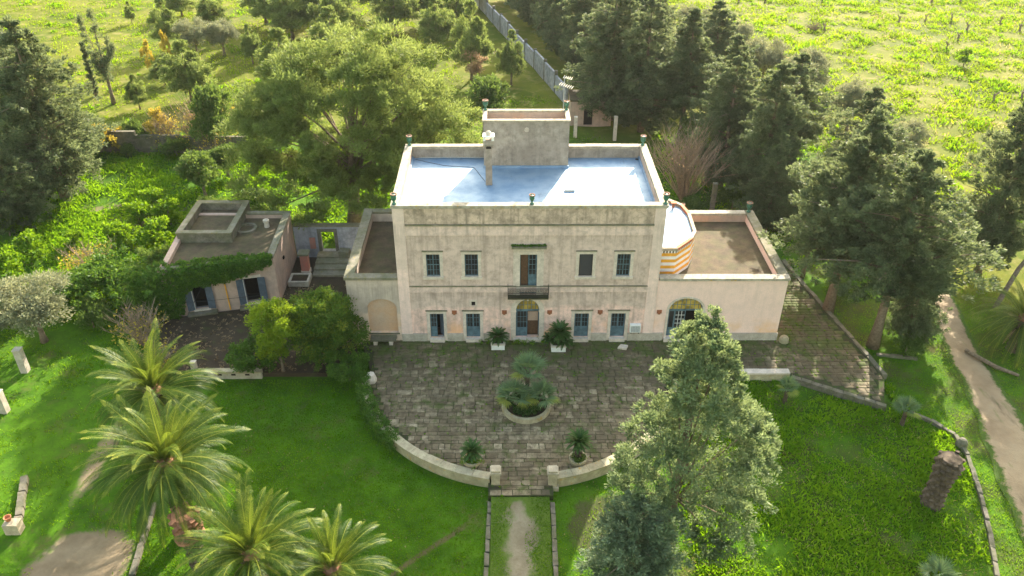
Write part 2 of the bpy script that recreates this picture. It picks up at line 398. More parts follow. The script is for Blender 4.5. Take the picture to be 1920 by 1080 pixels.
def lobed(seed, lobes, n_sub, n, L, W, mat, trunk, rs=.45, bias=.8, up=.2, flat=.8, rnd=.7):
    """crown from big lobes (x,y,z,r): sub-clumps on each lobe's shell carry the leaves"""
    rng = np.random.default_rng(seed); P = []; RR = []; O = []
    for x, y, z, r in lobes:
        d = norm(rng.normal(size=(n_sub,3))); d[:,2] = np.where(d[:,2] < -.35, -d[:,2]*.6, d[:,2])
        q = rng.uniform(.55, 1.0, n_sub)[:,None]
        P.append(np.array([x,y,z])+d*q*np.array([r,r,r*.8])); RR.append(np.full(n_sub, r*rs)*rng.uniform(.6, 1.25, n_sub)); O.append(d)
    P, RR, O = np.concatenate(P), np.concatenate(RR), np.concatenate(O)
    C, D, l, w, t = clumps(rng, P, RR, n, L, W, O*.6, bias, up, flat, rnd)
    me = leaf_mesh('crown', C, D, l, w, t, mat, rng)
    H, r0, lean = trunk
    limbs = [((lean[0]*.6, lean[1]*.6, min(H*.8, max(H*.35, z*.5))), (x*.93, y*.93, z-.2*r), r0*.2) for x, y, z, r in lobes[::3]]
    tr = trunk_mesh('trunk', H, r0, limbs, lean); return me, tr
def ball_lobes(seed, n, R, zc, rz, r0, r1):
    rng = np.random.default_rng(seed); out = []
    for i in range(n):
        d = norm(rng.normal(size=3)); q = rng.uniform(.45, .95)
        out.append((d[0]*R*q, d[1]*R*q, zc+d[2]*rz*q, rng.uniform(r0, r1)))
    return out
def plant_tree(name, meshes, loc, label, cat='tree', group=None, rz=0., s=1., sz=None):
    o = empty(name, loc, label, cat, group); o.rotation_euler.z = rz; o.scale = (s, s, sz or s)
    link('crown', meshes[0], o); link('trunk', meshes[1], o); return o
def bare_shrub(seed, H, R, stems, twigs, r=.035):
    rng = random.Random(seed); mb = MB()
    for i in range(stems):
        az = rng.uniform(0, 6.283); sp = rng.random()**.7*R; h = H*rng.uniform(.65, 1)*(1-.25*sp/R)
        b = Vector((math.cos(az)*.3*rng.random(), math.sin(az)*.3*rng.random(), -.1))
        tip = Vector((math.cos(az)*sp, math.sin(az)*sp, h)); mid = b.lerp(tip, .5)+Vector((math.cos(az)*sp*-.12+rng.gauss(0, .06*H), math.sin(az)*sp*-.12+rng.gauss(0, .06*H), h*.08)); tip += Vector((rng.gauss(0, .07*H), rng.gauss(0, .07*H), rng.gauss(0, .05*H)))
        mb.tube([b, mid, tip], [r, r*.6, r*.22], 3)
        for k in range(twigs):
            s = rng.uniform(.35, .95); p = mid.lerp(tip, (s-.5)*2) if s > .5 else b.lerp(mid, s*2)
            a2 = az+rng.uniform(-2.4, 2.4); l = rng.uniform(.12, .3)*H
            mb.tube([p, p+Vector((math.cos(a2)*l*.5, math.sin(a2)*l*.5, l*.75))], [r*.45, r*.15], 3)
    me = mb.mesh('branches'); me.materials.append(MT['twig']); return me

# ================================================================== THE SETTING
GZ = -0.5
def ground_material():
    t = NT('ground_grass'); X, Y, Z = t.xyz()
    n1 = t.noise(.09, 6, .6); n2 = t.noise(.7, 6, .65); n3 = t.noise(6, 5, .7)
    lawn = t.mix(t.ramp(n2, [(.35, 0), (.65, 1)]), (.03, .085, .003), (.065, .15, .004))
    lawn = t.mix(t.ramp(n3, [(.45, 0), (.7, .6)]), lawn, (.035, .055, .012))
    lawn = t.mix(t.math('MULTIPLY', t.ramp(t.noise(.28, 6, .65), [(.46, 0), (.62, .75)]), t.smooth(X, 2, 10)), lawn, (.06, .06, .02))
    lawn = t.mix(t.ramp(t.noise(.45, 7, .72), [(.56, 0), (.7, .7)]), lawn, (.085, .075, .03))
    ln = t.math('ABSOLUTE', t.math('ADD', t.math('ADD', t.math('MULTIPLY', X, -.67), t.math('MULTIPLY', Y, .742)), t.math('ADD', 11.9, t.math('MULTIPLY', n2, .5))))
    lawn = t.mix(t.math('MULTIPLY', t.smooth(ln, .3, .05), t.math('MULTIPLY', t.smooth(X, -12, -9), t.smooth(X, -2.5, -4))), lawn, (.10, .085, .04))
    field = t.mix(t.ramp(n1, [(.38, 0), (.62, 1)]), (.055, .085, .003), (.12, .13, .012))
    field = t.mix(t.ramp(n2, [(.5, 0), (.68, .7)]), field, (.20, .17, .06))
    far = t.math('MAXIMUM', t.smooth(Y, 38, 55), t.math('MULTIPLY', t.smooth(X, 36, 42), t.smooth(Y, -2, 10)))
    c = t.mix(far, lawn, field)
    # bare trodden earth, bottom left, and a worn strip leading away from it
    def blob(cx, cy, rx, ry):
        dx = t.math('DIVIDE', t.math('SUBTRACT', X, cx), rx); dy = t.math('DIVIDE', t.math('SUBTRACT', Y, cy), ry)
        return t.math('ADD', t.math('MULTIPLY', dx, dx), t.math('MULTIPLY', dy, dy))
    d = t.math('MINIMUM', blob(-27.0, -22.6, 3.2, 3.0), t.math('ADD', blob(-29.6, -13, 1.3, 7.5), .7))
    d = t.math('ADD', d, t.math('MULTIPLY', t.math('SUBTRACT', n2, .5), 1.6))
    earth = t.mix(t.ramp(n2, [(.3, 0), (.7, 1)]), (.15, .112, .07), (.25, .195, .13))
    c = t.mix(t.smooth(d, 1.15, .7), c, earth)
    d2 = t.math('ADD', blob(-41, 24, 7, 3.2), t.math('MULTIPLY', t.math('SUBTRACT', n2, .5), 2.5))
    c = t.mix(t.smooth(d2, 1.1, .5, 0, .55), c, earth)
    d3 = t.math('ADD', blob(5.3, -19.6, 2.0, 3.0), t.math('MULTIPLY', t.math('SUBTRACT', n2, .5), 2.5))
    c = t.mix(t.smooth(d3, 1.1, .6, 0, .7), c, (.06, .05, .03))
    return t.surf(c, .95, .1, t.bump(t.math('ADD', n2, n3), .6, .06))
MT['ground'] = ground_material()
def relief(x, y):
    a = .10*np.sin(x*.31+1.3*np.sin(y*.17))*np.sin(y*.27+.9)+.06*np.sin(x*.83+y*.41)*np.sin(y*.71-x*.2)
    w = np.clip((np.abs(x)-16)/20, 0, 1)+np.clip((y-26)/15, 0, 1); return GZ+a*np.clip(w, 0, 1)
gx = np.concatenate([[-900,-500,-260,-170], np.arange(-125, 126, 1.25), [170,260,500,900]])
gy = np.concatenate([[-400,-150,-70], np.arange(-45, 150, 1.25), [180,260,450,900,1500]])
GX, GY = np.meshgrid(gx, gy); nx, ny = len(gx), len(gy)
idx = np.arange(nx*ny).reshape(ny, nx)
Q = np.stack([idx[:-1,:-1], idx[:-1,1:], idx[1:,1:], idx[1:,:-1]], -1).reshape(-1,4)
g = link('ground', np_mesh('ground', np.stack([GX, GY, relief(GX, GY)], -1).reshape(-1,3), Q, None, True), None, 'ground')
tag(g, 'green meadow and lawn ground around the villa', None, None, 'structure')

# dirt track on the right
def track_material():
    t = NT('dirt_track'); n = t.noise(.5, 6, .65); n2 = t.noise(4, 6, .7)
    c = t.mix(t.ramp(n, [(.35, 0), (.65, 1)]), (.21, .155, .10), (.30, .235, .155))
    c = t.mix(t.ramp(n2, [(.5, 0), (.72, .5)]), c, (.2, .155, .11))
    st = t.noise(.35, 5, .6, (2.2, .5, 1)); c = t.mix(t.ramp(st, [(.6, 0), (.68, .75)]), c, (.10, .075, .05))
    c = t.mix(t.ramp(t.noise(.45, 5, .6, (1.6, .4, 1)), [(.6, 0), (.7, .8)]), c, (.06, .11, .015))
    e = t.node('ShaderNodeAttribute', attribute_name='edge').outputs['Fac']
    c = t.mix(t.ramp(t.math('ADD', e, t.math('MULTIPLY', t.math('SUBTRACT', t.noise(1.1, 6, .7), .5), 1.1)), [(.62, 0), (.8, 1)]), c, (.045, .085, .01))
    return t.surf(c, .9, .2, t.bump(t.math('ADD', n, n2), .6, .06))
MT['track'] = track_material()
RC = [(32.9,-32,4.0),(33.6,-26,4.0),(34.3,-20.4,3.9),(35.3,-15,3.8),(36.4,-10.4,3.6),(37.3,-5,3.0),(38.0,.3,2.7),(39.8,8,2.4),(42.5,18,2.2),(44.0,26,2.0)]
def resample(P, n):
    P = np.array(P, float); d = np.r_[0, np.cumsum(np.linalg.norm(np.diff(P[:,:2], axis=0), axis=1))]
    s = np.linspace(0, d[-1], n); return np.stack([np.interp(s, d, P[:,k]) for k in range(P.shape[1])], -1)
RS = resample(RC, 90); tg = norm(np.gradient(RS[:,:2], axis=0)); nm = np.stack([tg[:,1], -tg[:,0]], -1)
V = []
for k in (-1, -.5, 0, .5, 1):
    w = RS[:,2:3]*.5*k*(1+.07*np.sin(np.arange(90)[:,None]*.9+k)); xy = RS[:,:2]+nm*w
    V.append(np.c_[xy, relief(xy[:,0], xy[:,1])+.045-.03*(abs(k) == .5)])
V = np.stack(V, 1); EDGE = np.repeat([[1,.4,0,.4,1]], 90, 0).astype(np.float32); ii = np.arange(90*5).reshape(90, 5)
Q = np.stack([ii[:-1,:-1], ii[:-1,1:], ii[1:,1:], ii[1:,:-1]], -1).reshape(-1,4)
trk = np_mesh('dirt_track', V.reshape(-1,3), Q, None, True); ea = trk.attributes.new('edge', 'FLOAT', 'POINT'); ea.data.foreach_set('value', EDGE.ravel())
tag(link('dirt_track', trk, None, 'track'), 'pale rutted dirt track curving past the villa garden', None, None, 'structure')

# yard of packed earth in front of the annex
t = NT('packed_earth'); n = t.noise(.6, 6, .65); n2 = t.noise(5, 6, .7)
c = t.mix(t.ramp(n, [(.35, 0), (.65, 1)]), (.028, .02, .012), (.06, .045, .029)); c = t.mix(t.ramp(n2, [(.6, 0), (.78, .6)]), c, (.13, .105, .075))
c = t.mix(t.ramp(t.noise(.8, 5, .7), [(.55, 0), (.68, .7)]), c, (.05, .07, .015))
MT['yard'] = t.surf(c, .9, .2, t.bump(t.math('ADD', n, n2), .7, .06))
yard_poly = [(-27,-4.2),(-12.2,-4.2),(-13.5,.4),(-13.5,15.5),(-21.3,15.5),(-21.0,5.7),(-30.5,3.5),(-30.5,-1)]
tag(MB().prism(yard_poly, -.9, -.12).build('yard', 'yard'), 'dark earth yard between the annex and the villa', None, None, 'structure')

# paved terrace
TC, TR = (0.4, -4.0), 11.95
arc = [(TC[0]+TR*math.cos(a), TC[1]+TR*math.sin(a)) for a in np.linspace(math.pi, 2*math.pi, 49)]
terr_poly = arc+[(21.9,-4.6),(28.2,-8.3),(29.4,-5.2),(28.6,0),(27.0,9),(26.2,15),(21.5,15),(21.5,.4),(-13,.4)]
t = NT('joint_soil'); n = t.noise(2, 6, .7)
MT['joint'] = t.surf(t.mix(t.ramp(n, [(.4, 0), (.62, 1)]), (.05, .042, .03), (.05, .075, .018)), .95, .1, t.bump(n, .5, .03))
terrace = tag(MB().prism(terr_poly, -1.0, -.045).box(-1.95, 2.4, -17.4, -15.3, -1.0, -.043).build('terrace', 'joint'), 'stone paved terrace in front of the villa', None, None, 'structure')
def paving_material(name, island):
    t = NT(name); X, Y, Z = t.xyz()
    r = t.n.new('ShaderNodeNewGeometry').outputs['Random Per Island'] if island else t.n.new('ShaderNodeObjectInfo').outputs['Random']
    n = t.noise(1.7, 7, .68); f = t.noise(8, 6, .75); big = t.noise(.22, 5, .6)
    c = t.ramp(r, [(0, (.15, .114, .068)), (.4, (.20, .156, .097)), (.75, (.25, .198, .127)), (1, (.36, .295, .195))])
    c = t.mix(t.ramp(n, [(.42, 0), (.62, .85)]), c, (.075, .056, .034))
    c = t.mix(t.ramp(f, [(.52, 0), (.7, .75)]), c, (.07, .058, .042))
    m = t.math('ADD', t.math('MULTIPLY', t.smooth(Y, -9, 0), .16), big)      # brown film and moss, thicker by the house
    c = t.mix(t.ramp(m, [(.47, 0), (.66, .82)]), c, (.082, .066, .04))
    c = t.mix(t.ramp(t.math('ADD', t.math('MULTIPLY', t.smooth(Y, -5, 0), .12), t.noise(.8, 6, .7)), [(.52, 0), (.66, .85)]), c, (.055, .08, .014))
    return t.surf(c, .9, .25, t.bump(t.math('ADD', n, f), .6, .03))
MT['paver'] = paving_material('paving_stone', False); MT['paver_mass'] = paving_material('paving_stones', True)
def inside(poly, x, y):
    c = False; n = len(poly)
    for i in range(n):
        x0, y0 = poly[i]; x1, y1 = poly[(i+1) % n]
        if (y0 > y) != (y1 > y) and x < (x1-x0)*(y-y0)/(y1-y0)+x0: c = not c
    return c
stones = []; rr = random.Random(3); y = -17.38; alt = 1
while y < 14.5:
    h = (rr.uniform(.46, .6) if alt % 2 else rr.uniform(.28, .38)); alt += 1
    x = -13+rr.uniform(-.5, 0)
    while x < 29.5:
        l = rr.uniform(.42, .98)*(1.1 if h < .45 else .95); cx, cyy = x+l/2, y+h/2
        if all(inside(terr_poly, cx+sx*(l/2-.03), cyy+sy*(h/2-.02)) for sx in (-1,1) for sy in (-1,1)) or (cx-l/2 > -1.97 and cx+l/2 < 2.42 and -17.45 < y and y+h < -15.6):
            stones.append((cx, cyy, l, h))
        x += l
    y += h
def hidden_by_tree(x, y): return 5.5 < x < 14 and y > -9 or x > 15 and y > 0
stones.sort(key=lambda s: s[1]+(40 if hidden_by_tree(s[0], s[1]) else 0)+.15*abs(s[0]))
pm = [jitter_box('paving_stone', i) for i in range(6)]
for m in pm: m.materials.append(MT['paver'])
for i, (cx, cyy, l, h) in enumerate(stones[:300]):
    o = link('paving_stone', pm[rr.randrange(6)], terrace)
    o.location = (cx, cyy, -.06); o.scale = (l-.035, h-.03, .06+rr.uniform(-.008, .01)); o.rotation_euler.z = rr.uniform(-.008, .008)
UV = [np.array([v.co[:] for v in m.vertices]) for m in pm]; UF = np.array([list(p.vertices) for p in pm[0].polygons])
VV = []; QQ = []; base = 0
for cx, cyy, l, h in stones[300:]:
    u = UV[rr.randrange(6)]*np.array([l-.035, h-.03, .06+rr.uniform(-.008, .01)])+np.array([cx, cyy, -.06]); VV.append(u); QQ.append(UF+base); base += len(u)
o = link('paving_stones', np_mesh('paving_stones', np.concatenate(VV), np.concatenate(QQ)), terrace, 'paver_mass'); o['kind'] = 'stuff'
# path to the gate pillars
t = NT('path_earth'); X, Y, Z = t.xyz(); n = t.noise(.8, 6, .65); n2 = t.noise(5, 6, .7)
c = t.mix(t.ramp(n, [(.35, 0), (.65, 1)]), (.18, .15, .10), (.27, .235, .17)); c = t.mix(t.ramp(n2, [(.5, 0), (.72, .6)]), c, (.14, .12, .07))
edge = t.math('ADD', t.math('ABSOLUTE', t.math('SUBTRACT', X, .1)), t.math('MULTIPLY', t.math('SUBTRACT', n, .5), 3.5))
edge = t.math('ADD', edge, t.smooth(Y, -19.5, -17.3, 0, 1.0))
c = t.mix(t.smooth(edge, .35, 1.25), c, t.mix(n2, (.05, .095, .012), (.10, .14, .025)))
MT['path'] = t.surf(c, .95, .1, t.bump(t.math('ADD', n, n2), .6, .05))
pv = [(-1.75,-30,GZ+.02),(2.0,-30,GZ+.02),(-1.75,-21.5,GZ+.05),(2.05,-21.5,GZ+.05),(-1.75,-17.42,-.13),(2.15,-17.42,-.13)]
tag(MB().add(pv+[(x, y, -.8) for x, y, z in pv], [(0,1,3,2),(2,3,5,4),(0,2,8,6),(2,4,10,8),(1,7,9,3),(3,9,11,5),(4,5,11,10)]).build('path', 'path'), 'worn earth path leading to the terrace pillars', None, None, 'structure')
ks = [jitter_box('kerb_stone', 50+i, .1) for i in range(3)]
for m in ks: m.materials.append(MT['greystone'])
def kerb(label, P, w=.3, z=.16, seg=1.1):
    root = empty('stone_kerb', (P[0][0], P[0][1], GZ), label, 'kerb')
    for a, b in zip(P[:-1], P[1:]):
        L = math.hypot(b[0]-a[0], b[1]-a[1]); n = max(1, round(L/seg))
        for i in range(n):
            f = (i+.5)/n; o = link('kerb_stone', ks[rr.randrange(3)], root)
            o.location = (a[0]+(b[0]-a[0])*f-P[0][0], a[1]+(b[1]-a[1])*f-P[0][1], -.05)
            o.rotation_euler.z = math.atan2(b[1]-a[1], b[0]-a[0])+rr.uniform(-.03, .03); o.scale = (L/n-.03, w*rr.uniform(.85, 1.1), z+.05+rr.uniform(-.03, .03))
    return root
kerb('low stone kerb along the lawn side of the earth path', [(-1.85,-17.6),(-2.1,-27)])
kerb('low stone kerb along the path beside the tall juniper', [(2.35,-17.6),(2.2,-27)])
kerb('curving low stone kerb between weedy lawn and dirt track', [(29.9,-8.8),(31.2,-9.8),(32.3,-11.3),(32.2,-13.5),(31.3,-17.2),(30.3,-20.5),(28.6,-25)], .3, .2)
kerb('stone kerb running under the lowest palms beside bare earth', [(-24.1,-17.5),(-23.3,-24.5)], .35, .25)
kerb('stone edging beside the cypress trunks right of the terrace', [(26.6,13),(27.3,8.5),(28.75,0),(29.6,-4.8)], .4, .55)
kerb('short low stone edging below the cypress trunks on sunny grass', [(30.2,-1.6),(33.5,-2.2)], .3, .2)

# ================================================================== THE VILLA
XL, XR, HM, DM = -9.37, 11.63, 12.5, 11.72
villa = empty('villa', (1.13, 0, 0), 'large two storey beige and pink plastered villa with white flat roof and tower', 'villa')
def part(name, mat, mb, parent=None): return mb.build(name, mat, parent or villa)
doors = [(-7.0,-5.86),(-4.0,-2.84),(5.0,6.2),(8.05,9.25)]; DZ0, DZ1 = .3, 2.75
wins = [(-7.02,-5.94),(-3.97,-2.9),(5.13,6.21),(8.14,9.21)]; WZ0, WZ1 = 6.36, 8.42
BD = (.43, 1.79, 4.62, 8.41); AX = (.13, 2.07, .3, 3.02, 4.15)
holes = [rect(a,b,DZ0,DZ1) for a,b in doors]+[rect(a,b,WZ0,WZ1) for a,b in wins]+[rect(*BD[:2], *BD[2:]), arch(*AX), rect(-3.52,-3.2,3.5,3.92)]
part('front_wall', 'facade', MB().facade(rect(XL, XR, -.4, HM), holes, 0, .38))
part('side_wall', 'facade', MB().box(XL, XL+.45, .004, DM, -.4, HM-.002))
part('side_wall', 'facade', MB().box(XR-.45, XR, .004, DM, -.4, HM-.002))
part('rear_wall', 'greywall', MB().box(XL+.452, XR-.452, DM-.45, DM-.002, -.4, HM-.002))
part('parapet_backing', 'greywall', MB().box(XL+.452, XR-.452, .006, .42, 11.0, HM-.002))
part('dark_backing', 'dark', MB().box(XL+.5, XR-.5, 1.6, 1.7, -.3, 11.2))  # near-black sheet standing in for the dark of the unlit rooms
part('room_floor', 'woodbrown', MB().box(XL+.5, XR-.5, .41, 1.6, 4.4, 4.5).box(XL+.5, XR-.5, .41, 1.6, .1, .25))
part('roof', 'roof', MB().box(XL+.452, XR-.452, .421, DM-.451, 11.2, 11.65))
for a in (XL+.455, XR-.6): part('roof_skirting', 'roof', MB().box(a, a+.145, .425, DM-.455, 11.6, 11.8))
for x0, x1 in ((XL, -8.5), (10.79, XR)): part('pilaster', 'pilaster', MB().box(x0-.02, x1, -.06, .03, -.2, HM-.003))
part('parapet_panel', 'parapet', MB().box(-8.497, 10.787, -.025, .03, 11.12, HM-.003))
part('cornice', 'coping_moss', MB().box(-8.497, 10.787, -.13, .03, 10.98, 11.1))
part('frieze_band', 'band', MB().box(-8.497, 10.787, -.05, .03, 10.11, 10.97))
part('string_course', 'band', MB().box(-8.497, 10.787, -.05, .03, 4.84, 5.38))
part('string_course_ledge', 'coping_moss', MB().box(-8.497, 10.787, -.11, .03, 5.39, 5.47))
for i in range(13): part('roof_seam', 'roof', MB().box(-8.1+i*1.55, -8.04+i*1.55, .45, (9.1 if -3 < -8.1+i*1.55 < 5 else DM-.47), 11.645, 11.662))
for x, y in ((10.9, .9), (-8.6, .8), (10.9, 10.9)): part('roof_drain', 'iron', MB().lathe([(.16,0),(.16,.03),(.05,.05)], 10, (x, y, 11.65)))
part('roof_cable', 'iron', MB().tube([(-8.6,10.9,11.67),(-6,9.6,11.67),(-3.4,9.2,11.67),(-2.4,6.4,11.67)], .02, 5))
# copings laid as blocks
def coping_run(root, mat, x0, x1, y0, y1, z0, z1, along, seg=1.5):
    a0, a1 = (x0, x1) if along == 'x' else (y0, y1); n = max(1, round((a1-a0)/seg)); r = random.Random(int(a0*10)+int(z0*7))
    for i in range(n):
        p, q = a0+(a1-a0)*i/n+.004, a0+(a1-a0)*(i+1)/n-.004; dz = r.uniform(-.012, .012); d = r.uniform(-.012, .012)
        b = (MB().box(p, q, y0+d, y1+d, z0, z1+dz) if along == 'x' else MB().box(x0+d, x1+d, p, q, z0, z1+dz)); part('coping_stone', mat, b, root)
coping_run(villa, 'coping', XL-.12, XR+.12, -.13, .48, HM, HM+.25, 'x')
coping_run(villa, 'coping', XL-.12, XL+.5, .5, DM+.1, HM, HM+.25, 'y')
coping_run(villa, 'coping', XR-.5, XR+.12, .5, DM+.1, HM, HM+.25, 'y')
coping_run(villa, 'coping', XL+.52, -2.6, DM-.5, DM+.1, HM, HM+.25, 'x'); coping_run(villa, 'coping', 4.75, XR-.52, DM-.5, DM+.1, HM, HM+.25, 'x')
# plinth between the surrounds
edges = [-9.4,-7.28,-5.6,-4.27,-2.57,-.38,2.58,4.73,6.47,7.78,9.52,12.5]
for a, b in zip(edges[::2], edges[1::2]): part('plinth', 'postwhite', MB().box(a+.004, b-.004, -.13, .03, -.2, .74))
part('plinth', 'postwhite', MB().box(15.85, 22.22, -.13, .03, -.2, .70))

def muntins(mb, x0, x1, z0, z1, nc, nr, y, w=.035):
    for i in range(1, nc): x = x0+(x1-x0)*i/nc; mb.box(x-w/2, x+w/2, y, y+.03, z0, z1)
    for j in range(1, nr): z = z0+(z1-z0)*j/nr; mb.box(x0, x1, y+.002, y+.028, z-w/2, z+w/2)
    return mb
def frame_box(x0, x1, z0, z1, w, y0, y1):
    return MB().box(x0, x0+w, y0, y1, z0, z1).box(x1-w, x1, y0, y1, z0, z1).box(x0+w, x1-w, y0, y1, z0, z0+w).box(x0+w, x1-w, y0, y1, z1-w, z1)
def surround(x0, x1, z0, z1, w, y0, y1, sill=True):
    m = MB().box(x0-w, x0, y0, y1, z0, z1+w).box(x1, x1+w, y0, y1, z0, z1+w).box(x0, x1, y0, y1, z1, z1+w)
    return m.box(x0-w-.06, x1+w+.06, y0-.08, y1, z0-.24, z0) if sill else m
for i, (a, b) in enumerate(wins):
    w = part('window', 'blue' if i != 2 else 'iron', frame_box(a, b, WZ0, WZ1, .07, .1, .16))
    part('surround', 'limestone', surround(a, b, WZ0, WZ1, .25, -.05, .03), w)
    part('lintel_ledge', 'coping_moss', MB().box(a-.3, b+.3, -.13, .03, WZ1+.253, WZ1+.33), w)
    m = (a+b)/2
    if i == 2: part('fly_screen', 'screen', MB().box(a+.07, b-.07, .12, .135, WZ0+.07, WZ1-.07), w)
    else:
        part('pane', 'glass', MB().box(a+.07, m-.02, .13, .14, WZ0+.07, WZ1-.07), w); part('pane', 'glass', MB().box(m+.02, b-.07, .13, .14, WZ0+.07, WZ1-.07), w)
        part('casement_bars', 'blue' if i != 1 else 'bluegrey', muntins(MB().box(m-.035, m+.035, .09, .128, WZ0+.07, WZ1-.07).box(a+.07, m-.037, .1, .127, 7.36, 7.43).box(m+.037, b-.07, .1, .127, 7.36, 7.43), a+.07, b-.07, WZ0+.07, WZ1-.07, 4, 4, .095, .03), w)
def door_leaf(root, x0, x1, z0, z1, y, nr, panel=.42, nc=2, bars='blue', pane='glass'):
    zp = z0+(z1-z0)*panel
    lf = part('door_leaf', 'blue', frame_box(x0, x1, z0, z1, .06, y, y+.05).box(x0+.06, x1-.06, y+.01, y+.04, z0+.06, zp), root)
    return lf, (x0+.06, x1-.06, zp, z1-.06, y)
for i, (a, b) in enumerate(doors):
    d = part('door', 'blue', frame_box(a, b, DZ0, DZ1, .05, .14, .2))
    part('surround', 'limestone', surround(a, b, -.2, DZ1, .26, -.07, .03, False), d)
    part('lintel_ledge', 'coping_moss', MB().box(a-.32, b+.32, -.13, .03, DZ1+.263, DZ1+.34), d)
    part('threshold', 'limestone', MB().box(a-.05, b+.05, -.3, .12, -.1, DZ0-.004), d)
    m = (a+b)/2
    for k, (p, q) in enumerate(((a+.05, m-.004), (m+.004, b-.05))):
        if i == 0 and k == 1:      # one leaf ajar
            lf = part('door_leaf', 'bluegrey', MB().add([(q,.16,DZ0+.05),(q,.21,DZ0+.05),(p+.2,.62,DZ0+.05),(p+.2,.57,DZ0+.05),(q,.16,DZ1-.05),(q,.21,DZ1-.05),(p+.2,.62,DZ1-.05),(p+.2,.57,DZ1-.05)], [(0,1,2,3),(4,5,6,7),(0,3,7,4),(1,2,6,5),(2,3,7,6),(0,1,5,4)]), d); continue
        zp = DZ0+1.02
        part('door_leaf', 'blue', frame_box(p, q, DZ0+.05, DZ1-.05, .06, .15, .19).box(p+.06, q-.06, .155, .185, DZ0+.11, zp), d)
        part('pane', 'glass', MB().box(p+.06, q-.06, .168, .175, zp, DZ1-.11), d)
        part('glazing_bars', 'blue', muntins(MB(), p+.06, q-.06, zp, DZ1-.11, 2, 3, .15, .03), d)
# small dark vent window above the second door
w = part('window', 'iron', frame_box(-3.52, -3.2, 3.5, 3.92, .04, .1, .15)); part('pane', 'dark', MB().box(-3.48, -3.24, .11, .13, 3.54, 3.88), w)
part('surround', 'limestone', surround(-3.52, -3.2, 3.5, 3.92, .16, -.03, .03, False), w)
# terracotta-coloured wall plaques along the facade
for x in (-4.95, -.82, 2.92, 7.1, 12.0): part('terracotta_plaque', 'brickred', MB().box(x-.2, x+.2, -.07, .02, 2.72, 3.05).box(x-.1, x+.08, -.12, -.07, 2.66, 2.95))
# balcony door
d = part('door', 'blue', frame_box(BD[0], BD[1], BD[2], BD[3], .05, .16, .22))
part('door_leaf', 'woodbrown', MB().box(BD[0]+.05, 1.07, .3, .34, BD[2]+.05, BD[3]-.05), d)
part('door_leaf', 'blue', frame_box(1.1, BD[1]-.05, BD[2]+.05, BD[3]-.05, .07, .17, .215).box(1.17, BD[1]-.12, .18, .205, BD[2]+.12, 6.42), d)
part('pane', 'glass', MB().box(1.17, BD[1]-.12, .19, .197, 6.42, BD[3]-.12), d)
part('glazing_bars', 'blue', muntins(MB(), 1.17, BD[1]-.12, 6.42, BD[3]-.12, 2, 4, .172), d)
part('surround', 'limestone', surround(BD[0], BD[1], BD[2], BD[3], .3, -.09, .03, False), d)
part('outer_surround', 'limestone', MB().box(-.1, BD[0]-.302, -.045, .03, BD[2], 9.05).box(BD[1]+.302, 2.32, -.045, .03, BD[2], 9.05).box(BD[0]-.3, BD[1]+.3, -.045, .03, BD[3]+.302, 9.05), d)
part('hood_ledge', 'coping_moss', MB().box(-.25, 2.5, -.38, .03, 9.06, 9.22), d)
# arched entrance
def arch_door(ax, leafspec, ring, y_off, base=True):
    x0, x1, z0, zs, zt = ax; d = part('arched_door', 'blue', MB().box(x0, x0+.07, .18, .25, z0, zs).box(x1-.07, x1, .18, .25, z0, zs).box(x0+.07, x1-.07, .17, .26, zs-.14, zs))
    part('fanlight', 'amber', MB().plate([(x0,zs)]+[(x1,zs)]+arch_pts(x0, x1, zs, zt)[1:-1], .215, .225), d)
    bars = MB(); ao = arch_pts(x0, x1, zs, zt); ai = arch_pts(x0+.07, x1-.07, zs, zt-.07); bars.arc_frame(ao, ai, .17, .214)
    n = 6 if x1-x0 < 2.2 else 8; cx, rx, rz = (x0+x1)/2, (x1-x0)/2, zt-zs
    for i in range(1, n):
        x = x0+(x1-x0)*i/n; h = rz*math.sqrt(max(0, 1-((x-cx)/rx)**2)); bars.box(x-.02, x+.02, .18, .212, zs, zs+h-.02)
    for f in (.38, .74):
        hx = rx*math.sqrt(1-f*f); bars.box(cx-hx, cx+hx, .182, .21, zs+rz*f-.018, zs+rz*f+.018)
    part('fanlight_bars', 'blue', bars, d)
    o = arch_pts(x0-ring, x1+ring, zs, zt+ring*.85); i_ = arch_pts(x0, x1, zs, zt)
    part('arch_surround', 'limestone', MB().arc_frame(o, i_, -.06, .03), d)
    if base:
        for a, b in ((x0-ring, x0), (x1, x1+ring)):
            part('jamb', 'limestone', MB().box(a, b, -.07, .03, -.2, zs-.1).box(a-.05, b+.03, -.11, .03, zs-.098, zs-.002), d)
    part('threshold', 'limestone', MB().box(x0-.2, x1+.2, -.35, .15, -.1, z0-.004), d); return d
d = arch_door(AX, None, .42, 0)
part('door_leaf', 'blue', frame_box(.2, 1.09, .32, 2.88, .07, .19, .24).box(.27, 1.02, .2, .23, .39, 1.2), d)
part('pane', 'glass', MB().box(.27, 1.02, .212, .22, 1.2, 2.81), d); part('glazing_bars', 'blue', muntins(MB(), .27, 1.02, 1.2, 2.81, 3, 3, .193, .03), d)
part('inner_door', 'woodbrown', MB().box(1.12, 2.0, .5, .54, .32, 2.9), d)
part('inner_panel', 'orangewall', MB().box(1.14, 1.98, .47, .495, 1.7, 2.6), d)
part('keystone', 'limestone', MB().box(1.03, 1.17, -.12, -.062, 4.05, 4.42), d)
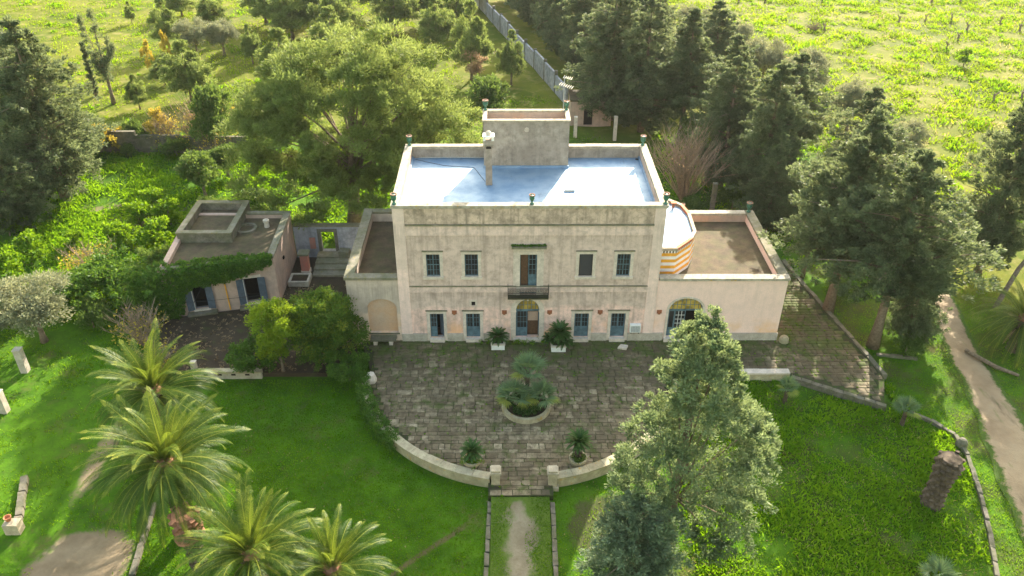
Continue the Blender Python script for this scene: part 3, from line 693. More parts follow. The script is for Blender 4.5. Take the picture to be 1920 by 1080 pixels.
# balcony
bal = part('balcony', 'balcony_slab', MB().box(-.55, 2.75, -.62, -.02, 4.5, 4.6))
rail = MB(); 
for z in (4.66, 5.08, 5.5): rail.box(-.53, 2.73, -.6, -.57, z, z+.035); rail.box(-.53, -.5, -.57, -.03, z, z+.035); rail.box(2.7, 2.73, -.57, -.03, z, z+.035)
for i in range(41): x = -.5+3.2*i/40; rail.box(x-.014, x+.014, -.592, -.577, 4.6, 5.5)
for x in (-.55, 2.72): rail.box(x, x+.04, -.61, -.565, 4.6, 6.0)
for i in range(12):
    c0 = -.36+3.2*i/12.2
    rail.tube([(c0+.09*math.cos(a), -.584, 5.29+.09*math.sin(a)) for a in np.linspace(0, 6.28, 9)], .012, 4)
part('railing', 'iron', rail, bal)

# left wing with a blind niche
LW, LH, LD = -13.6, 6.06, 11.92
NX = arch(-12.1, -9.68, .8, 3.28, 4.18)
part('left_wing_front', 'wing_grey', MB().facade(rect(LW, XL-.021, -.4, LH), [NX], .0, .28))
part('niche_back', 'niche', MB().plate(NX, .279, .33))
part('niche_sill', 'greystone', MB().box(-12.2, -9.58, -.04, .27, .66, .798))
part('left_wing_wall', 'wing_grey', MB().box(LW, LW+.62, .004, LD, -.4, LH-.002).box(LW+.622, XL-.004, LD-.55, LD-.003, -.4, LH-.002).box(LW+.622, XL-.025, .30, .6, 4.4, LH-.002))
part('left_wing_roof', 'earthroof', MB().box(LW+.621, XL-.003, .601, LD-.551, 4.9, 5.25))
coping_run(villa, 'coping_moss', LW-.12, XL-.03, -.12, .62, LH, LH+.22, 'x'); coping_run(villa, 'coping_moss', LW-.12, LW+.68, .64, LD+.1, LH, LH+.22, 'y')
coping_run(villa, 'coping_moss', LW+.7, XL-.01, LD-.58, LD+.1, LH, LH+.22, 'x')
# right wing
RW, RH, RD = 22.17, 5.92, 11.76
AX2 = (12.78, 15.6, .3, 3.0, 4.2)
part('right_wing_front', 'wing', MB().facade(rect(XR+.004, RW, -.4, RH), [arch(*AX2)], .0, .38))
part('right_wing_wall', 'wing', MB().box(RW-.62, RW-.003, .004, RD, -.4, RH-.002).box(XR+.003, RW-.622, .30, .6, 4.5, RH-.002))
part('right_wing_rear', 'orangewall', MB().box(XR+.003, RW-.622, RD-.55, RD-.003, -.4, RH-.002))
part('right_wing_roof', 'earthroof', MB().box(XR+.002, RW-.621, .601, RD-.551, 4.9, 5.25))
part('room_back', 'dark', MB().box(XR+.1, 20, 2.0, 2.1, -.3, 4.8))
coping_run(villa, 'coping', XR+.08, RW+.12, -.12, .62, RH, RH+.22, 'x'); coping_run(villa, 'coping_moss', RW-.66, RW+.12, .64, RD+.1, RH, RH+.22, 'y')
coping_run(villa, 'coping', 14.5, RW-.68, RD-.58, RD+.1, RH, RH+.22, 'x')
d = arch_door(AX2, None, .2, 0, False)
for a, b in ((AX2[0]-.2, AX2[0]), (AX2[1], AX2[1]+.2)): part('jamb', 'limestone', MB().box(a, b, -.055, .03, -.2, 2.999), d)
part('door_leaf', 'blue', frame_box(12.85, 13.35, .32, 2.85, .06, .19, .24).box(12.91, 13.29, .2, .23, .38, 1.15), d)
part('door_leaf', 'blue', frame_box(13.36, 14.25, .32, 2.85, .06, .19, .24).box(13.42, 14.19, .2, .23, .38, 1.15), d)
part('pane', 'glass', MB().box(12.91, 13.29, .212, .22, 1.15, 2.79).box(13.42, 14.19, .212, .22, 1.15, 2.79), d)
part('glazing_bars', 'white', muntins(MB(), 13.42, 14.19, 1.15, 2.79, 3, 4, .193, .03), d)
# striped bay on the right wing roof
def inset(poly, d):
    c = Vector((11.63, 6)); out = []
    for x, y in poly: v = Vector((x, y))-c; out.append((x-d*v.x/max(v.length, .1) if x > 11.7 else x, y-d*v.y/v.length))
    return out
bay = [(11.635,1.55),(13.15,1.55),(14.65,3.1),(15.2,4.3),(15.32,7.6),(14.95,9.2),(13.85,10.3),(11.635,10.6)]
bz = 5.2; bp = part('bay', 'whiteband', MB().prism(bay, bz, bz+.32))
z = bz+.32
for i in range(7):
    part('painted_band', 'yellowband' if i % 2 == 0 else 'whiteband', MB().prism(bay, z+.001, z+.29), bp); z += .29
part('frieze', 'greystone', MB().prism(inset(bay, .05), z+.001, z+.27), bp)
teeth = MB()
for (x0, y0), (x1, y1) in zip(bay[:-1], bay[1:]):
    L = math.hypot(x1-x0, y1-y0); n = max(1, int(L/.22)); tx, ty = (x1-x0)/L, (y1-y0)/L
    for i in range(n):
        f = (i+.5)*L/n; px, py = x0+tx*f, y0+ty*f
        teeth.prism([(px-tx*.06, py-ty*.06), (px-tx*.06+ty*.03, py-ty*.06-tx*.03), (px+tx*.06+ty*.03, py+ty*.06-tx*.03), (px+tx*.06, py+ty*.06)], z+.02, z+.25)
part('frieze_teeth', 'whiteband', teeth, bp)
part('bay_roof', 'roof', MB().prism(inset(bay, .15), z+.272, z+.30), bp)
o_ = [(x+(.1 if x > 11.7 else 0), y+(-.1 if y < 2 else .1 if y > 9 else 0)) for x, y in bay]; i_ = inset(bay, .2)
for k in range(len(bay)-1):
    q = [o_[k], o_[k+1], i_[k+1], i_[k]]; c = (sum(p[0] for p in q)/4, sum(p[1] for p in q)/4)
    q = [(c[0]+(p[0]-c[0])*.995, c[1]+(p[1]-c[1])*.995) for p in q]
    part('bay_coping', 'terracotta' if k in (1, 4) else 'coping', MB().prism(q, z+.275, z+.52+.006*k), bp)
part('bay_vent', 'terracotta', MB().box(14.1, 14.3, 9.0, 9.2, z+.3, z+.75).box(13.95, 14.45, 8.85, 9.35, z+.76, z+.82), bp)

# tower on the roof
tw = part('tower', 'greywall', MB().ring([(-2.54,9.22),(4.69,9.22),(4.69,DM-.003),(-2.54,DM-.003)], [(-2.28,9.48),(4.43,9.48),(4.43,11.46),(-2.28,11.46)], 11.6, 15.8))
part('tower_floor', 'orangewall', MB().box(-2.27, 4.42, 9.49, 11.45, 14.9, 15.1), tw)
part('tower_lining', 'orangewall', MB().box(-2.27, 4.42, 11.40, 11.458, 15.1, 15.79), tw)
part('tower_coping', 'coping', MB().ring([(-2.62,9.12),(4.77,9.12),(4.77,DM+.1),(-2.62,DM+.1)], [(-2.24,9.5),(4.39,9.5),(4.39,11.42),(-2.24,11.42)], 15.8, 15.96), tw)
part('tower_base_skirting', 'roof', MB().box(-2.6, 4.75, 9.1, 9.219, 11.64, 11.85), tw)
part('tower_vent', 'limestone', MB().tube([(1.1+.17*math.cos(a), 9.2, 15.1+.17*math.sin(a)) for a in np.linspace(0, 6.283, 13)], .045, 6).box(1.0, 1.2, 9.19, 9.215, 15.0, 15.2), tw)
ch = part('chimney', 'greywall', MB().box(-2.33, -1.79, 5.7, 6.2, 11.6, 14.9))
part('chimney_head', 'greywall', MB().box(-2.5, -1.62, 5.55, 6.35, 15.25, 15.62).add([(-2.33,5.7,14.9),(-1.79,5.7,14.9),(-1.79,6.2,14.9),(-2.33,6.2,14.9),(-2.5,5.55,15.25),(-1.62,5.55,15.25),(-1.62,6.35,15.25),(-2.5,6.35,15.25)], [(0,1,5,4),(1,2,6,5),(2,3,7,6),(3,0,4,7)]), ch)
part('chimney_opening_dark', 'dark', MB().plate(arch(-2.27, -1.85, 14.92, 15.0, 15.16), 5.6, 5.64), ch)  # near-black plate painted in for the shaded hood opening
part('chimney_cap', 'white', MB().box(-2.5, -2.3, 5.55, 5.75, 15.62, 15.9).box(-1.82, -1.62, 5.55, 5.75, 15.62, 15.9).box(-2.5, -2.3, 6.15, 6.35, 15.62, 15.9).box(-1.82, -1.62, 6.15, 6.35, 15.62, 15.9).box(-2.52, -1.6, 5.53, 6.37, 15.905, 15.98), ch)
part('chimney_cowl', 'limestone', MB().lathe([(.2,0),(.24,.1),(.2,.25),(.1,.33),(.02,.36)], 12, (-2.06,5.95,15.98)), ch)
part('roof_vent', 'white', MB().tube([(4.1,4.6,11.75),(4.95,4.6,11.75)], .13, 10))
part('roof_pipe', 'galv', MB().tube([(-8.3,DM-.5,11.68),(-5,DM-.52,11.72),(-2.6,DM-.52,11.69)], .03, 6))

# ---------------------------------------------- urns, antenna and other things on the house
up_ = MB().lathe([(.16,0),(.17,.06),(.09,.1),(.07,.2),(.13,.28),(.2,.42),(.21,.55),(.17,.6),(.23,.68),(.24,.74)], 14)
ubody = up_.mesh('urn_body', smooth=True); ubody.materials.append(MT['urngreen'])
urim = MB().ring([(.235*math.cos(a),.235*math.sin(a)) for a in np.linspace(0, 2*math.pi, 15)[:-1]], [(.17*math.cos(a),.17*math.sin(a)) for a in np.linspace(0, 2*math.pi, 15)[:-1]], .74, .79).mesh('urn_rim'); urim.materials.append(MT['urnrim'])
for x, y, z, lab, s in [(-9.2,.15,12.76,'green glazed urn on front parapet corner above the mossy left wing',1.1),(1.3,.15,12.76,'green glazed urn at the middle of the front roof parapet',1.0),
        (11.5,.15,12.76,'green glazed urn on front parapet corner beside the striped bay',1.1),(-9.1,DM-.2,12.76,'green glazed urn on rear parapet corner under the big pine',1.1),
        (11.4,DM-.2,12.76,'green glazed urn on rear parapet corner before the bare shrub',1.1),(-2.4,DM-.15,15.97,'green glazed urn on the tower corner above the chimney',1.1),
        (4.55,DM-.15,15.97,'green glazed urn on the tower corner beside the antenna mast',1.0),(15.6,RD-.25,6.15,'small urn on right wing rear parapet behind the striped bay',1.0),(21.8,RD-.25,6.15,'dark urn on right wing rear parapet corner under the conifers',1.2)]:
    u = empty('urn', (x, y, z), lab, 'urn', 'urns on the parapets'); u.scale = (s, s, s); link('urn_body', ubody, u); link('urn_rim', urim, u)
an = empty('antenna', (4.3,DM-.1,15.9), 'thin television antenna mast with yagi rods on the tower', 'antenna')
part('mast', 'galv', MB().tube([(4.3,DM+.02,15.0),(4.3,DM+.02,18.9)], .04, 6), an)
part('boom', 'galv', MB().tube([(3.9,DM+.02,18.2),(5.0,DM-.4,18.0)], .02, 5).tube([(4.2,DM+.02,18.8),(4.9,DM-.5,18.75)], .02, 5), an)
rods = MB()
for i in range(7): f = i/6; x, y, z = 3.95+1.0*f, DM-.4*f, 18.2-.2*f; rods.tube([(x-.12,y-.35,z),(x+.12,y+.35,z)], .026, 4)
for i in range(5): f = i/4; rods.tube([(4.25+.6*f-.1,DM-.45*f-.3,18.8),(4.25+.6*f+.1,DM-.45*f+.3,18.8)], .026, 4)
part('rods', 'galv', rods, an)
ac = empty('air_conditioner', (10.1,-.2,1.0), 'white boxy air conditioning unit mounted on the facade', 'air conditioner')
part('casing', 'white', MB().box(9.66, 10.54, -.36, -.03, 1.0, 1.72), ac)
gr = MB()
for i in range(7): gr.box(9.74, 10.46, -.372, -.361, 1.08+i*.085, 1.105+i*.085)
for i in range(6): gr.box(9.78+i*.13, 9.80+i*.13, -.376, -.373, 1.06, 1.66)
part('grille', 'bluegrey', gr, ac); part('bracket', 'iron', MB().box(9.75, 9.8, -.34, .0, .85, .995).box(10.4, 10.45, -.34, .0, .85, .995), ac)
be = empty('stone_bench', (-10.9,-.55,0), 'weathered stone bench below the blind arched niche', 'bench')
part('seat', 'greystone', MB().box(-12.0, -9.85, -.75, -.16, .42, .55), be)
for x in (-11.6, -10.3): part('leg', 'limestone', MB().box(x-.15, x+.15, -.7, -.25, -.05, .418), be)
part('backrest', 'coping_moss', MB().box(-12.0, -9.85, -.158, -.06, .3, .64), be)

# ================================================================== ANNEX AND GARDEN WALLS
AA = math.atan2(2.2, 9.3); AO = Vector((-30.3, 3.7))
def ax_(mb):      # annex front frame (u along the front wall, y back, z) -> world
    c, s = math.cos(AA), math.sin(AA); mb.v = [(AO.x+u*c-y*s, AO.y+u*s+y*c, z) for u, y, z in mb.v]; return mb
annex = empty('annex', (-26, 9, GZ), 'low flat roofed pink annex half covered in ivy with open shutters', 'building')
UL = 9.56; ow = [(2.35, 3.45), (6.75, 7.95)]
part('front_wall', 'annex', ax_(MB().facade(rect(0, UL, -.8, 4.6), [rect(a, b, .35, 2.85) for a, b in ow], 0, .4)), annex)
part('side_wall', 'annex', MB().prism([(-21.05,5.95),(-21.05,5.9),(-21.02,5.9),(-21.35,14.4),(-21.85,14.4),(-21.5,6.0)], -.8, 4.6), annex)
part('rear_wall', 'annex', MB().box(-31, -21.86, 14.0, 14.4, -.8, 4.6), annex)
part('side_wall', 'annex', MB().prism([(-30.28,3.75),(-29.8,3.9),(-30.5,13.99),(-31,13.99)], -.8, 4.6), annex)
part('roof', 'earthroof', MB().prism([(-30.2,4.0),(-21.5,6.05),(-21.84,13.98),(-30.6,13.98)], 3.9, 4.22), annex)
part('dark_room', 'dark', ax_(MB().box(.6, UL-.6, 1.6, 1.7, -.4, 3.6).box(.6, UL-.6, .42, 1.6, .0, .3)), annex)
part('coping', 'coping_moss', MB().prism([(-20.95,5.85),(-21.25,14.5),(-21.9,14.5),(-21.55,5.7)], 4.601, 4.75), annex)
part('coping', 'coping_moss', MB().box(-25.4, -21.92, 13.95, 14.5, 4.601, 4.76), annex)
part('coping', 'coping_moss', ax_(MB().box(-.1, UL-.55, -.06, .42, 4.601, 4.74)), annex)
rb = part('roof_box', 'greystone', MB().ring([(-30.4,9.3),(-25.5,9.3),(-25.5,15.7),(-30.4,15.7)], [(-29.95,9.75),(-25.95,9.75),(-25.95,15.25),(-29.95,15.25)], -.5, 5.15), annex)
part('roof_box_coping', 'coping_moss', MB().ring([(-30.48,9.22),(-25.42,9.22),(-25.42,15.78),(-30.48,15.78)], [(-29.92,9.78),(-25.98,9.78),(-25.98,15.22),(-29.92,15.22)], 5.152, 5.26), rb)
part('roof_box_floor', 'earthroof', MB().box(-29.94, -25.96, 9.76, 15.24, 4.3, 4.5), rb)
a16 = np.linspace(0, 2*math.pi, 21)[:-1]
part('hatch_rim', 'greystone', MB().ring([(-24.9+1.0*math.cos(a), 11.8+1.0*math.sin(a)) for a in a16], [(-24.9+.72*math.cos(a), 11.8+.72*math.sin(a)) for a in a16], 4.2, 4.42), annex)
part('roof_flue', 'postwhite', MB().lathe([(.26,0),(.24,.5),(.3,.55),(.3,.75),(.18,.8)], 10, (-23.1,12.3,4.2)), annex)
for i, (a, b) in enumerate(ow):
    w = part('window', 'bluegrey', ax_(frame_box(a, b, .35, 2.85, .05, .2, .26)), annex)
    part('sill', 'limestone', ax_(MB().box(a-.15, b+.15, -.14, .19, .18, .348)), w)
    part('surround', 'limestone', ax_(MB().box(a-.3, b+.3, -.04, .02, 2.86, 3.12)), w)
    for s, x in ((-1, a), (1, b)):
        q = [(x, -.03), (x+s*.62, -.16), (x+s*.62, -.21), (x, -.08)]
        sh = part('shutter', 'bluegrey', ax_(MB().prism(q, .3, 2.88)), w)
    part('shutter_edge', 'white', ax_(MB().box(a-.04, a-.005, -.12, .18, .36, 2.84)), w)
    part('balcony_ledge', 'greystone', ax_(MB().box(a-.7, b+.7, -.62, -.02, -.05, .15)), w)
part('downpipe', 'yellowband', ax_(MB().tube([(5.15,-.08,4.4),(5.2,-.08,-.1)], .06, 7)), annex)
part('wall_vent', 'dark', ax_(MB().box(7.35, 8.05, -.03, .0, 3.75, 4.0).box(7.5, 7.8, -.025, 0, 3.35, 3.5)), annex)
part('side_vent', 'dark', MB().box(-21.12, -21.0, 9.0, 9.3, 2.6, 2.85), annex)
# overhead wires in front of the annex
wr = tag(MB().tube([(-31,3.2,1.6),(-27,4.0,1.35),(-22.3,5.0,1.3)], .02, 4).tube([(-28.6,-.4,-.1),(-26.9,3.9,2.9),(-25.6,4.6,4.4)], .02, 4).build('wire', 'iron'), 'thin dark wires strung across the annex front', 'wire')

gw = empty('gate_wall', (-17.4, 14.2, 0), 'grey weathered garden wall with an open doorway beside the annex', 'wall')
gwf = MB().facade(rect(-21.2, -13.62, -.5, 3.3), [rect(-18.62, -17.3, .6, 2.75)], 14.0, .45)
gwf.box(-21.2, -18.625, 14.3, 14.45, -.5, 3.298).box(-17.295, -13.62, 14.3, 14.45, -.5, 3.298).box(-18.62, -17.3, 14.3, 14.45, 2.76, 3.298)
part('wall', 'gatewall', gwf, gw); part('coping', 'coping_moss', MB().box(-21.2, -13.75, 13.9, 14.55, 3.302, 3.42), gw)
part('door_surround', 'greystone', surround(-18.62, -17.3, .6, 2.75, .3, 13.93, 14.03, False), gw)
part('pink_niche', 'redpink', MB().box(-19.75, -19.2, 13.9, 13.99, .9, 2.1), gw)
st = empty('garden_steps', (-17.6, 11.5, -.1), 'dark mossy stone steps climbing to the garden doorway', 'steps')
for i in range(4): part('step', 'coping_moss', MB().box(-19.0, -15.2, 10.3+i*.85, 13.9, -.2+.001*i, .08+.18*i), st)
rp = empty('red_pier', (-19.7, 11, -.1), 'squat red plastered pier with grey cap beside the garden steps', 'pier')
part('shaft', 'redpink', MB().box(-20.05, -19.35, 10.7, 11.4, .3, 2.0), rp); part('base', 'limestone', MB().box(-20.1, -19.3, 10.65, 11.45, -.2, .298), rp)
part('cap', 'coping_moss', MB().box(-20.2, -19.2, 10.55, 11.55, 2.002, 2.2), rp)
sp = empty('stone_trough', (-20, 9.2, -.1), 'long pale stone trough below the red pier', 'trough')
part('trough_body', 'postwhite', MB().ring([(-20.9,8.6),(-19.0,8.6),(-19.0,10.2),(-20.9,10.2)], [(-20.7,8.8),(-19.2,8.8),(-19.2,10.0),(-20.7,10.0)], -.2, .4), sp)
part('soil', 'yard', MB().box(-20.69, -19.21, 8.81, 9.99, 0, .3), sp)
tb = empty('stone_table', (-16.6, 12.6, .6), 'dark stone block seat standing at the top of the garden steps', 'stone')
part('block', 'coping_moss', MB().prism([(-16.9,12.9),(-15.9,12.7),(-15.8,13.5),(-16.8,13.7)], .6, 1.15), tb)

# curved parapet of the terrace and its pillars
def curved_wall(label, a0, a1, n):
    A = np.radians(np.linspace(a0, a1, n)); f = lambda R: [(TC[0]+R*math.cos(a), TC[1]+R*math.sin(a)) for a in A]
    root = empty('terrace_wall', (TC[0]+12.2*math.cos(A[n//2]), TC[1]+12.2*math.sin(A[n//2]), GZ), label, 'wall')
    part('wall_body', 'wallstone', MB().strip(f(12.46), f(11.96), -1.0, .3), root)
    m = max(2, int(abs(a1-a0)/5.5)); r = random.Random(int(a0))
    for i in range(m):
        b0, b1 = math.radians(a0+(a1-a0)*i/m+.05), math.radians(a0+(a1-a0)*(i+1)/m-.05); d = r.uniform(-.015, .015)
        g = lambda R: [(TC[0]+(R+d)*math.cos(a), TC[1]+(R+d)*math.sin(a)) for a in np.linspace(b0, b1, 5)]
        part('coping_stone', 'wallstone', MB().strip(g(12.54), g(11.88), .302, .42+r.uniform(-.015, .015)), root)
curved_wall('curved low stone wall left of the path, creeper at its far end', 186, 259.5, 40)
curved_wall('curved low stone wall running behind the tall juniper', 280.3, 353, 40)
def pillar(x, y, label):
    o = empty('gate_pillar', (x, y, GZ), label, 'pillar', 'pillars at the terrace entrance')
    part('base', 'pillarstone', MB().box(x-.42, x+.42, y-.42, y+.42, -.6, -.2), o); part('shaft', 'pillarstone', MB().box(x-.3, x+.3, y-.3, y+.3, -.199, .95), o)
    part('cap', 'pillarstone', MB().box(x-.38, x+.38, y-.38, y+.38, .951, 1.1).box(x-.3, x+.3, y-.3, y+.3, 1.101, 1.25), o)
pillar(-1.45, -16.15, 'pale square stone pillar on the left of the path'); pillar(2.4, -16.2, 'pale square stone pillar on the right of the path')
lw = empty('low_wall', (18, -4.7, GZ), 'straight low stone parapet with worn coping right of the juniper', 'wall')
part('wall_body', 'wallstone', MB().box(12.6, 21.9, -4.95, -4.45, -1, .2), lw)
for i in range(8): part('coping_stone', 'limestone', MB().box(12.6+i*1.1625+.01, 12.6+(i+1)*1.1625-.01, -5.0, -4.4, .202, .32+.01*(i%3)), lw)
dw = empty('low_wall', (25.2, -6.8, GZ), 'rough sloping stone edge of the terrace above the weeds', 'wall')
for i in range(9):
    f = i/9; x, y = 22.0+6.2*f, -4.95-3.6*f; o = part('edge_stone', 'greystone', MB().prism([(x,y-.18),(x+.66,y-.56),(x+.8,y-.2),(x+.14,y+.18)], -.9, -.01+.02*(i%2)), dw)
yw = empty('low_wall', (-21.5, -4.1, GZ), 'low pale stone wall with drain holes behind the palms', 'wall')
part('wall_body', 'postwhite', MB().box(-25.4, -20.2, -4.45, -4.05, -1, .12), yw)
for i in range(4): part('coping_stone', 'wallstone', MB().box(-25.4+i*1.3+.01, -25.4+(i+1)*1.3-.01, -4.52, -3.98, .122, .25), yw)
for i in range(4): part('drain_hole', 'dark', MB().box(-24.8+i*1.1, -24.45+i*1.1, -4.456, -4.44, -.15, .02), yw)
def post(x, y, h, w, label, name='stone_post', mat='postwhite', cat='post', lean=0.):
    o = empty(name, (x, y, GZ), label, cat)
    part('shaft', mat, MB().add([(x-w/2,y-w/2,-.6),(x+w/2,y-w/2,-.6),(x+w/2,y+w/2,-.6),(x-w/2,y+w/2,-.6),(x-w/2+lean,y-w/2,GZ+h),(x+w/2+lean,y-w/2,GZ+h),(x+w/2+lean,y+w/2,GZ+h),(x-w/2+lean,y+w/2,GZ+h)], [(3,2,1,0),(4,5,6,7),(0,1,5,4),(1,2,6,5),(2,3,7,6),(3,0,4,7)]), o)
    part('cap', mat, MB().box(x-w*.56+lean, x+w*.56+lean, y-w*.56, y+w*.56, GZ+h+.002, GZ+h+.09), o); return o
post(-39.5, -3.4, 2.2, .55, 'white stone post standing under the grey olive tree'); post(-38.6, -8.4, 2.0, .55, 'white stone post at the left edge of the sunlit grass')
post(-25.5, -4.2, 1.5, .4, 'white stone post at the end of the yard wall behind the palms')
post(8.6, 45.6, 2.7, .42, 'pale pergola post left of the far pink hut', mat='limestone'); post(13.65, 44.4, 3.2, .42, 'pale pergola post under the grey conifer before the hut', mat='limestone')
post(14.9, 19.5, 3.2, .45, 'pale stone post beside the bare shrub behind the roof', mat='limestone'); post(17.2, 17.5, 3.4, .45, 'pale stone post inside the bare shrub', mat='limestone')
post(21.5, 22.5, 4.2, .45, 'tall grey stone post behind the right wing parapet', mat='greystone')
bw = empty('low_wall', (-33, -17.5, GZ), 'short rough stone wall on the left grass ending in a pale block', 'wall')
for i in range(6):
    f = (i+.5)/6; o = link('wall_stone', ks[i%3], bw); o.location = (-.75+1.6*f, 2.2-4.2*f, -.05); o.scale = (.74, .45, .45); o.rotation_euler.z = math.radians(-69)
part('end_block', 'pillarstone', MB().box(-32.7, -31.75, -20.1, -19.45, -.6, .35), bw)
pt = empty('terracotta_pot', (-32.4,-19.6,.35), 'broken terracotta pot lying on the pale wall block', 'pot')
part('pot_body', 'terracotta', MB().lathe([(.12,0),(.2,.2),(.24,.34),(.2,.34),(.16,.2)], 12, (-32.45,-19.65,.35)), pt)
rk = tag(MB().lathe([(.34,-.2),(.42,.15),(.38,.45),(.22,.65),(.06,.7)], 9, (32.25,-12.4,GZ)).build('boulder', 'greystone'), 'rounded grey boulder where the kerb bends by the track', 'boulder')
rk = tag(MB().lathe([(.36,-.2),(.42,.1),(.4,.35),(.25,.55),(.05,.6)], 9, (22.75,-.35,0)).build('boulder', 'wallstone'), 'round pale yellow stone at the foot of the right wing corner', 'boulder')
rk = tag(MB().prism([(8.6,-1.3),(9.3,-1.45),(9.5,-1.0),(8.9,-.85)], -.02, .18).build('loose_slab', 'limestone'), 'loose white stone slab lying on the terrace below the air conditioner', 'stone')
rk = tag(MB().lathe([(.4,-.1),(.45,.3),(.3,.75),(.1,.85)], 7, (-11.3,-5.4,0)).build('boulder', 'limestone'), 'pale pinkish stone lump on the terrace edge beside the creeper', 'boulder')

# far garden wall, hut and boundary wall
gwl = empty('garden_wall', (-45, 40.4, GZ), 'low brownish stone wall behind the grass and yellow bushes', 'wall')
for i, (x0, x1, h) in enumerate([(-58,-52,2.2),(-52,-46.5,2.9),(-46.5,-41,2.4),(-41,-33,2.2)]): part('wall_panel', 'greystone', MB().box(x0, x1-.01, 40.2+.02*i, 40.7, -.8, GZ+h), gwl)
bd = empty('boundary_wall', (1, 88, GZ), 'long pale grey boundary wall receding between the trees', 'wall')
P0, P1 = Vector((8.3, 57.5)), Vector((-8, 122)); nseg = 12
for i in range(nseg):
    a, b = P0.lerp(P1, i/nseg), P0.lerp(P1, (i+.97)/nseg); n_ = Vector((P1.y-P0.y, P0.x-P1.x)).normalized()*.15
    part('wall_panel', 'gatewall', MB().prism([(a-n_)[:], (b-n_)[:], (b+n_)[:], (a+n_)[:]], -.8, GZ+(2.6, 2.9, 3.1, 2.7)[i % 4]), bd)
    part('pier', 'greystone', MB().box(b.x-.25, b.x+.25, b.y, b.y+.5, -.8, GZ+3.25), bd)
hut = empty('garden_hut', (11, 51, GZ), 'small pink hut with dark doorway under the grey conifers', 'hut')
part('front_wall', 'annex', MB().facade(rect(8.2, 13.7, -.8, 2.9), [rect(10.0, 11.2, GZ+.05, 2.1)], 49.5, .3), hut)
part('wall', 'annex', MB().box(8.2, 8.5, 49.505, 53.5, -.8, 2.89).box(13.4, 13.7, 49.505, 53.5, -.8, 2.89).box(8.5, 13.4, 53.2, 53.5, -.8, 2.89), hut)
part('roof', 'earthroof', MB().box(8.1, 13.8, 49.4, 53.6, 2.9, 3.1), hut); part('door', 'dark', MB().box(10.0, 11.2, 49.75, 49.8, -.5, 2.1), hut)

# ================================================================== PALMS, CYCADS, FAN PALMS
def frond_mesh(name, L, a0, droop, nl, ll, lw, mat, seed, twist=.0, vee=.35, fwd=.75, hang=.25, dry=.0):
    """feather leaf starting at the origin towards +X: rachis plus leaflets"""
    r = np.random.default_rng(seed); n = 26; t = np.linspace(0, 1, n); ang = a0-droop*t**1.4
    dx = np.cos(ang)*L/(n-1); dz = np.sin(ang)*L/(n-1)
    px = np.r_[0, np.cumsum(dx)[:-1]]; pz = np.r_[0, np.cumsum(dz)[:-1]]; py = twist*t*t
    V = []; Q = []; T = []
    for i in range(n-1):       # rachis: flat tapering strip with a keel
        w0, w1 = .05*(1-t[i]*.85), .05*(1-t[i+1]*.85); b = len(V)
        V += [(px[i],py[i]-w0,pz[i]),(px[i+1],py[i+1]-w1,pz[i+1]),(px[i+1],py[i+1]+w1,pz[i+1]),(px[i],py[i]+w0,pz[i])]; Q.append((b,b+1,b+2,b+3)); T.append(.92)
    for s in (-1, 1):
        for k in range(nl):
            f = .13+.87*(k+.5*r.random())/nl; a = np.interp(f, t, ang); o = np.array([np.interp(f, t, px), np.interp(f, t, py), np.interp(f, t, pz)])
            T_ = np.array([math.cos(a), 0, math.sin(a)]); N_ = np.array([-math.sin(a), 0, math.cos(a)]); S_ = np.array([0, s, 0])
            l = ll*(math.sin(math.pi*min(1, f*.86+.16))**.6)*r.uniform(.85, 1.1)
            d = T_*fwd+S_+N_*(vee+r.normal(0, .08)); d /= np.linalg.norm(d); e = o+d*l; e[2] -= hang*l*r.uniform(.6, 1.3)
            m = o+d*l*.5; w = T_*lw*.5; b = len(V)
            V += [tuple(o-w*.6), tuple(m-w), tuple(e), tuple(m+w)]; Q.append((b,b+1,b+2,b+3))
            T.append(np.clip(r.normal(.42, .15)+.3*(f > .88)+dry*f, 0, 1))
    me = np_mesh(name, np.array(V), np.array(Q), np.array(T)); me.materials.append(MT[mat]); return me
PF = {}
for b in range(8):
    a0 = math.radians([82, 68, 54, 40, 26, 10, -8, -28][b])
    for v in range(2): PF[b, v] = frond_mesh('frond', 4.5 if b else 3.8, a0, math.radians([45, 62, 78, 88, 90, 88, 80, 62][b]+(-8 if v else 8)), 104, .6, .034, 'palm', 100+b*2+v, .25*(-1)**v, .4, 1.15, .35, .12 if b < 3 else -.05)
MT['deadfrond'] = leafmat('dead_frond', (.16, .11, .06), (.24, .17, .1), (.36, .27, .17), .2)
DF = [frond_mesh('dead_frond', 3.4, math.radians(-35-10*i), math.radians(50), 50, .45, .03, 'deadfrond', 190+i, .2, .1, 1.2, .5) for i in range(2)]
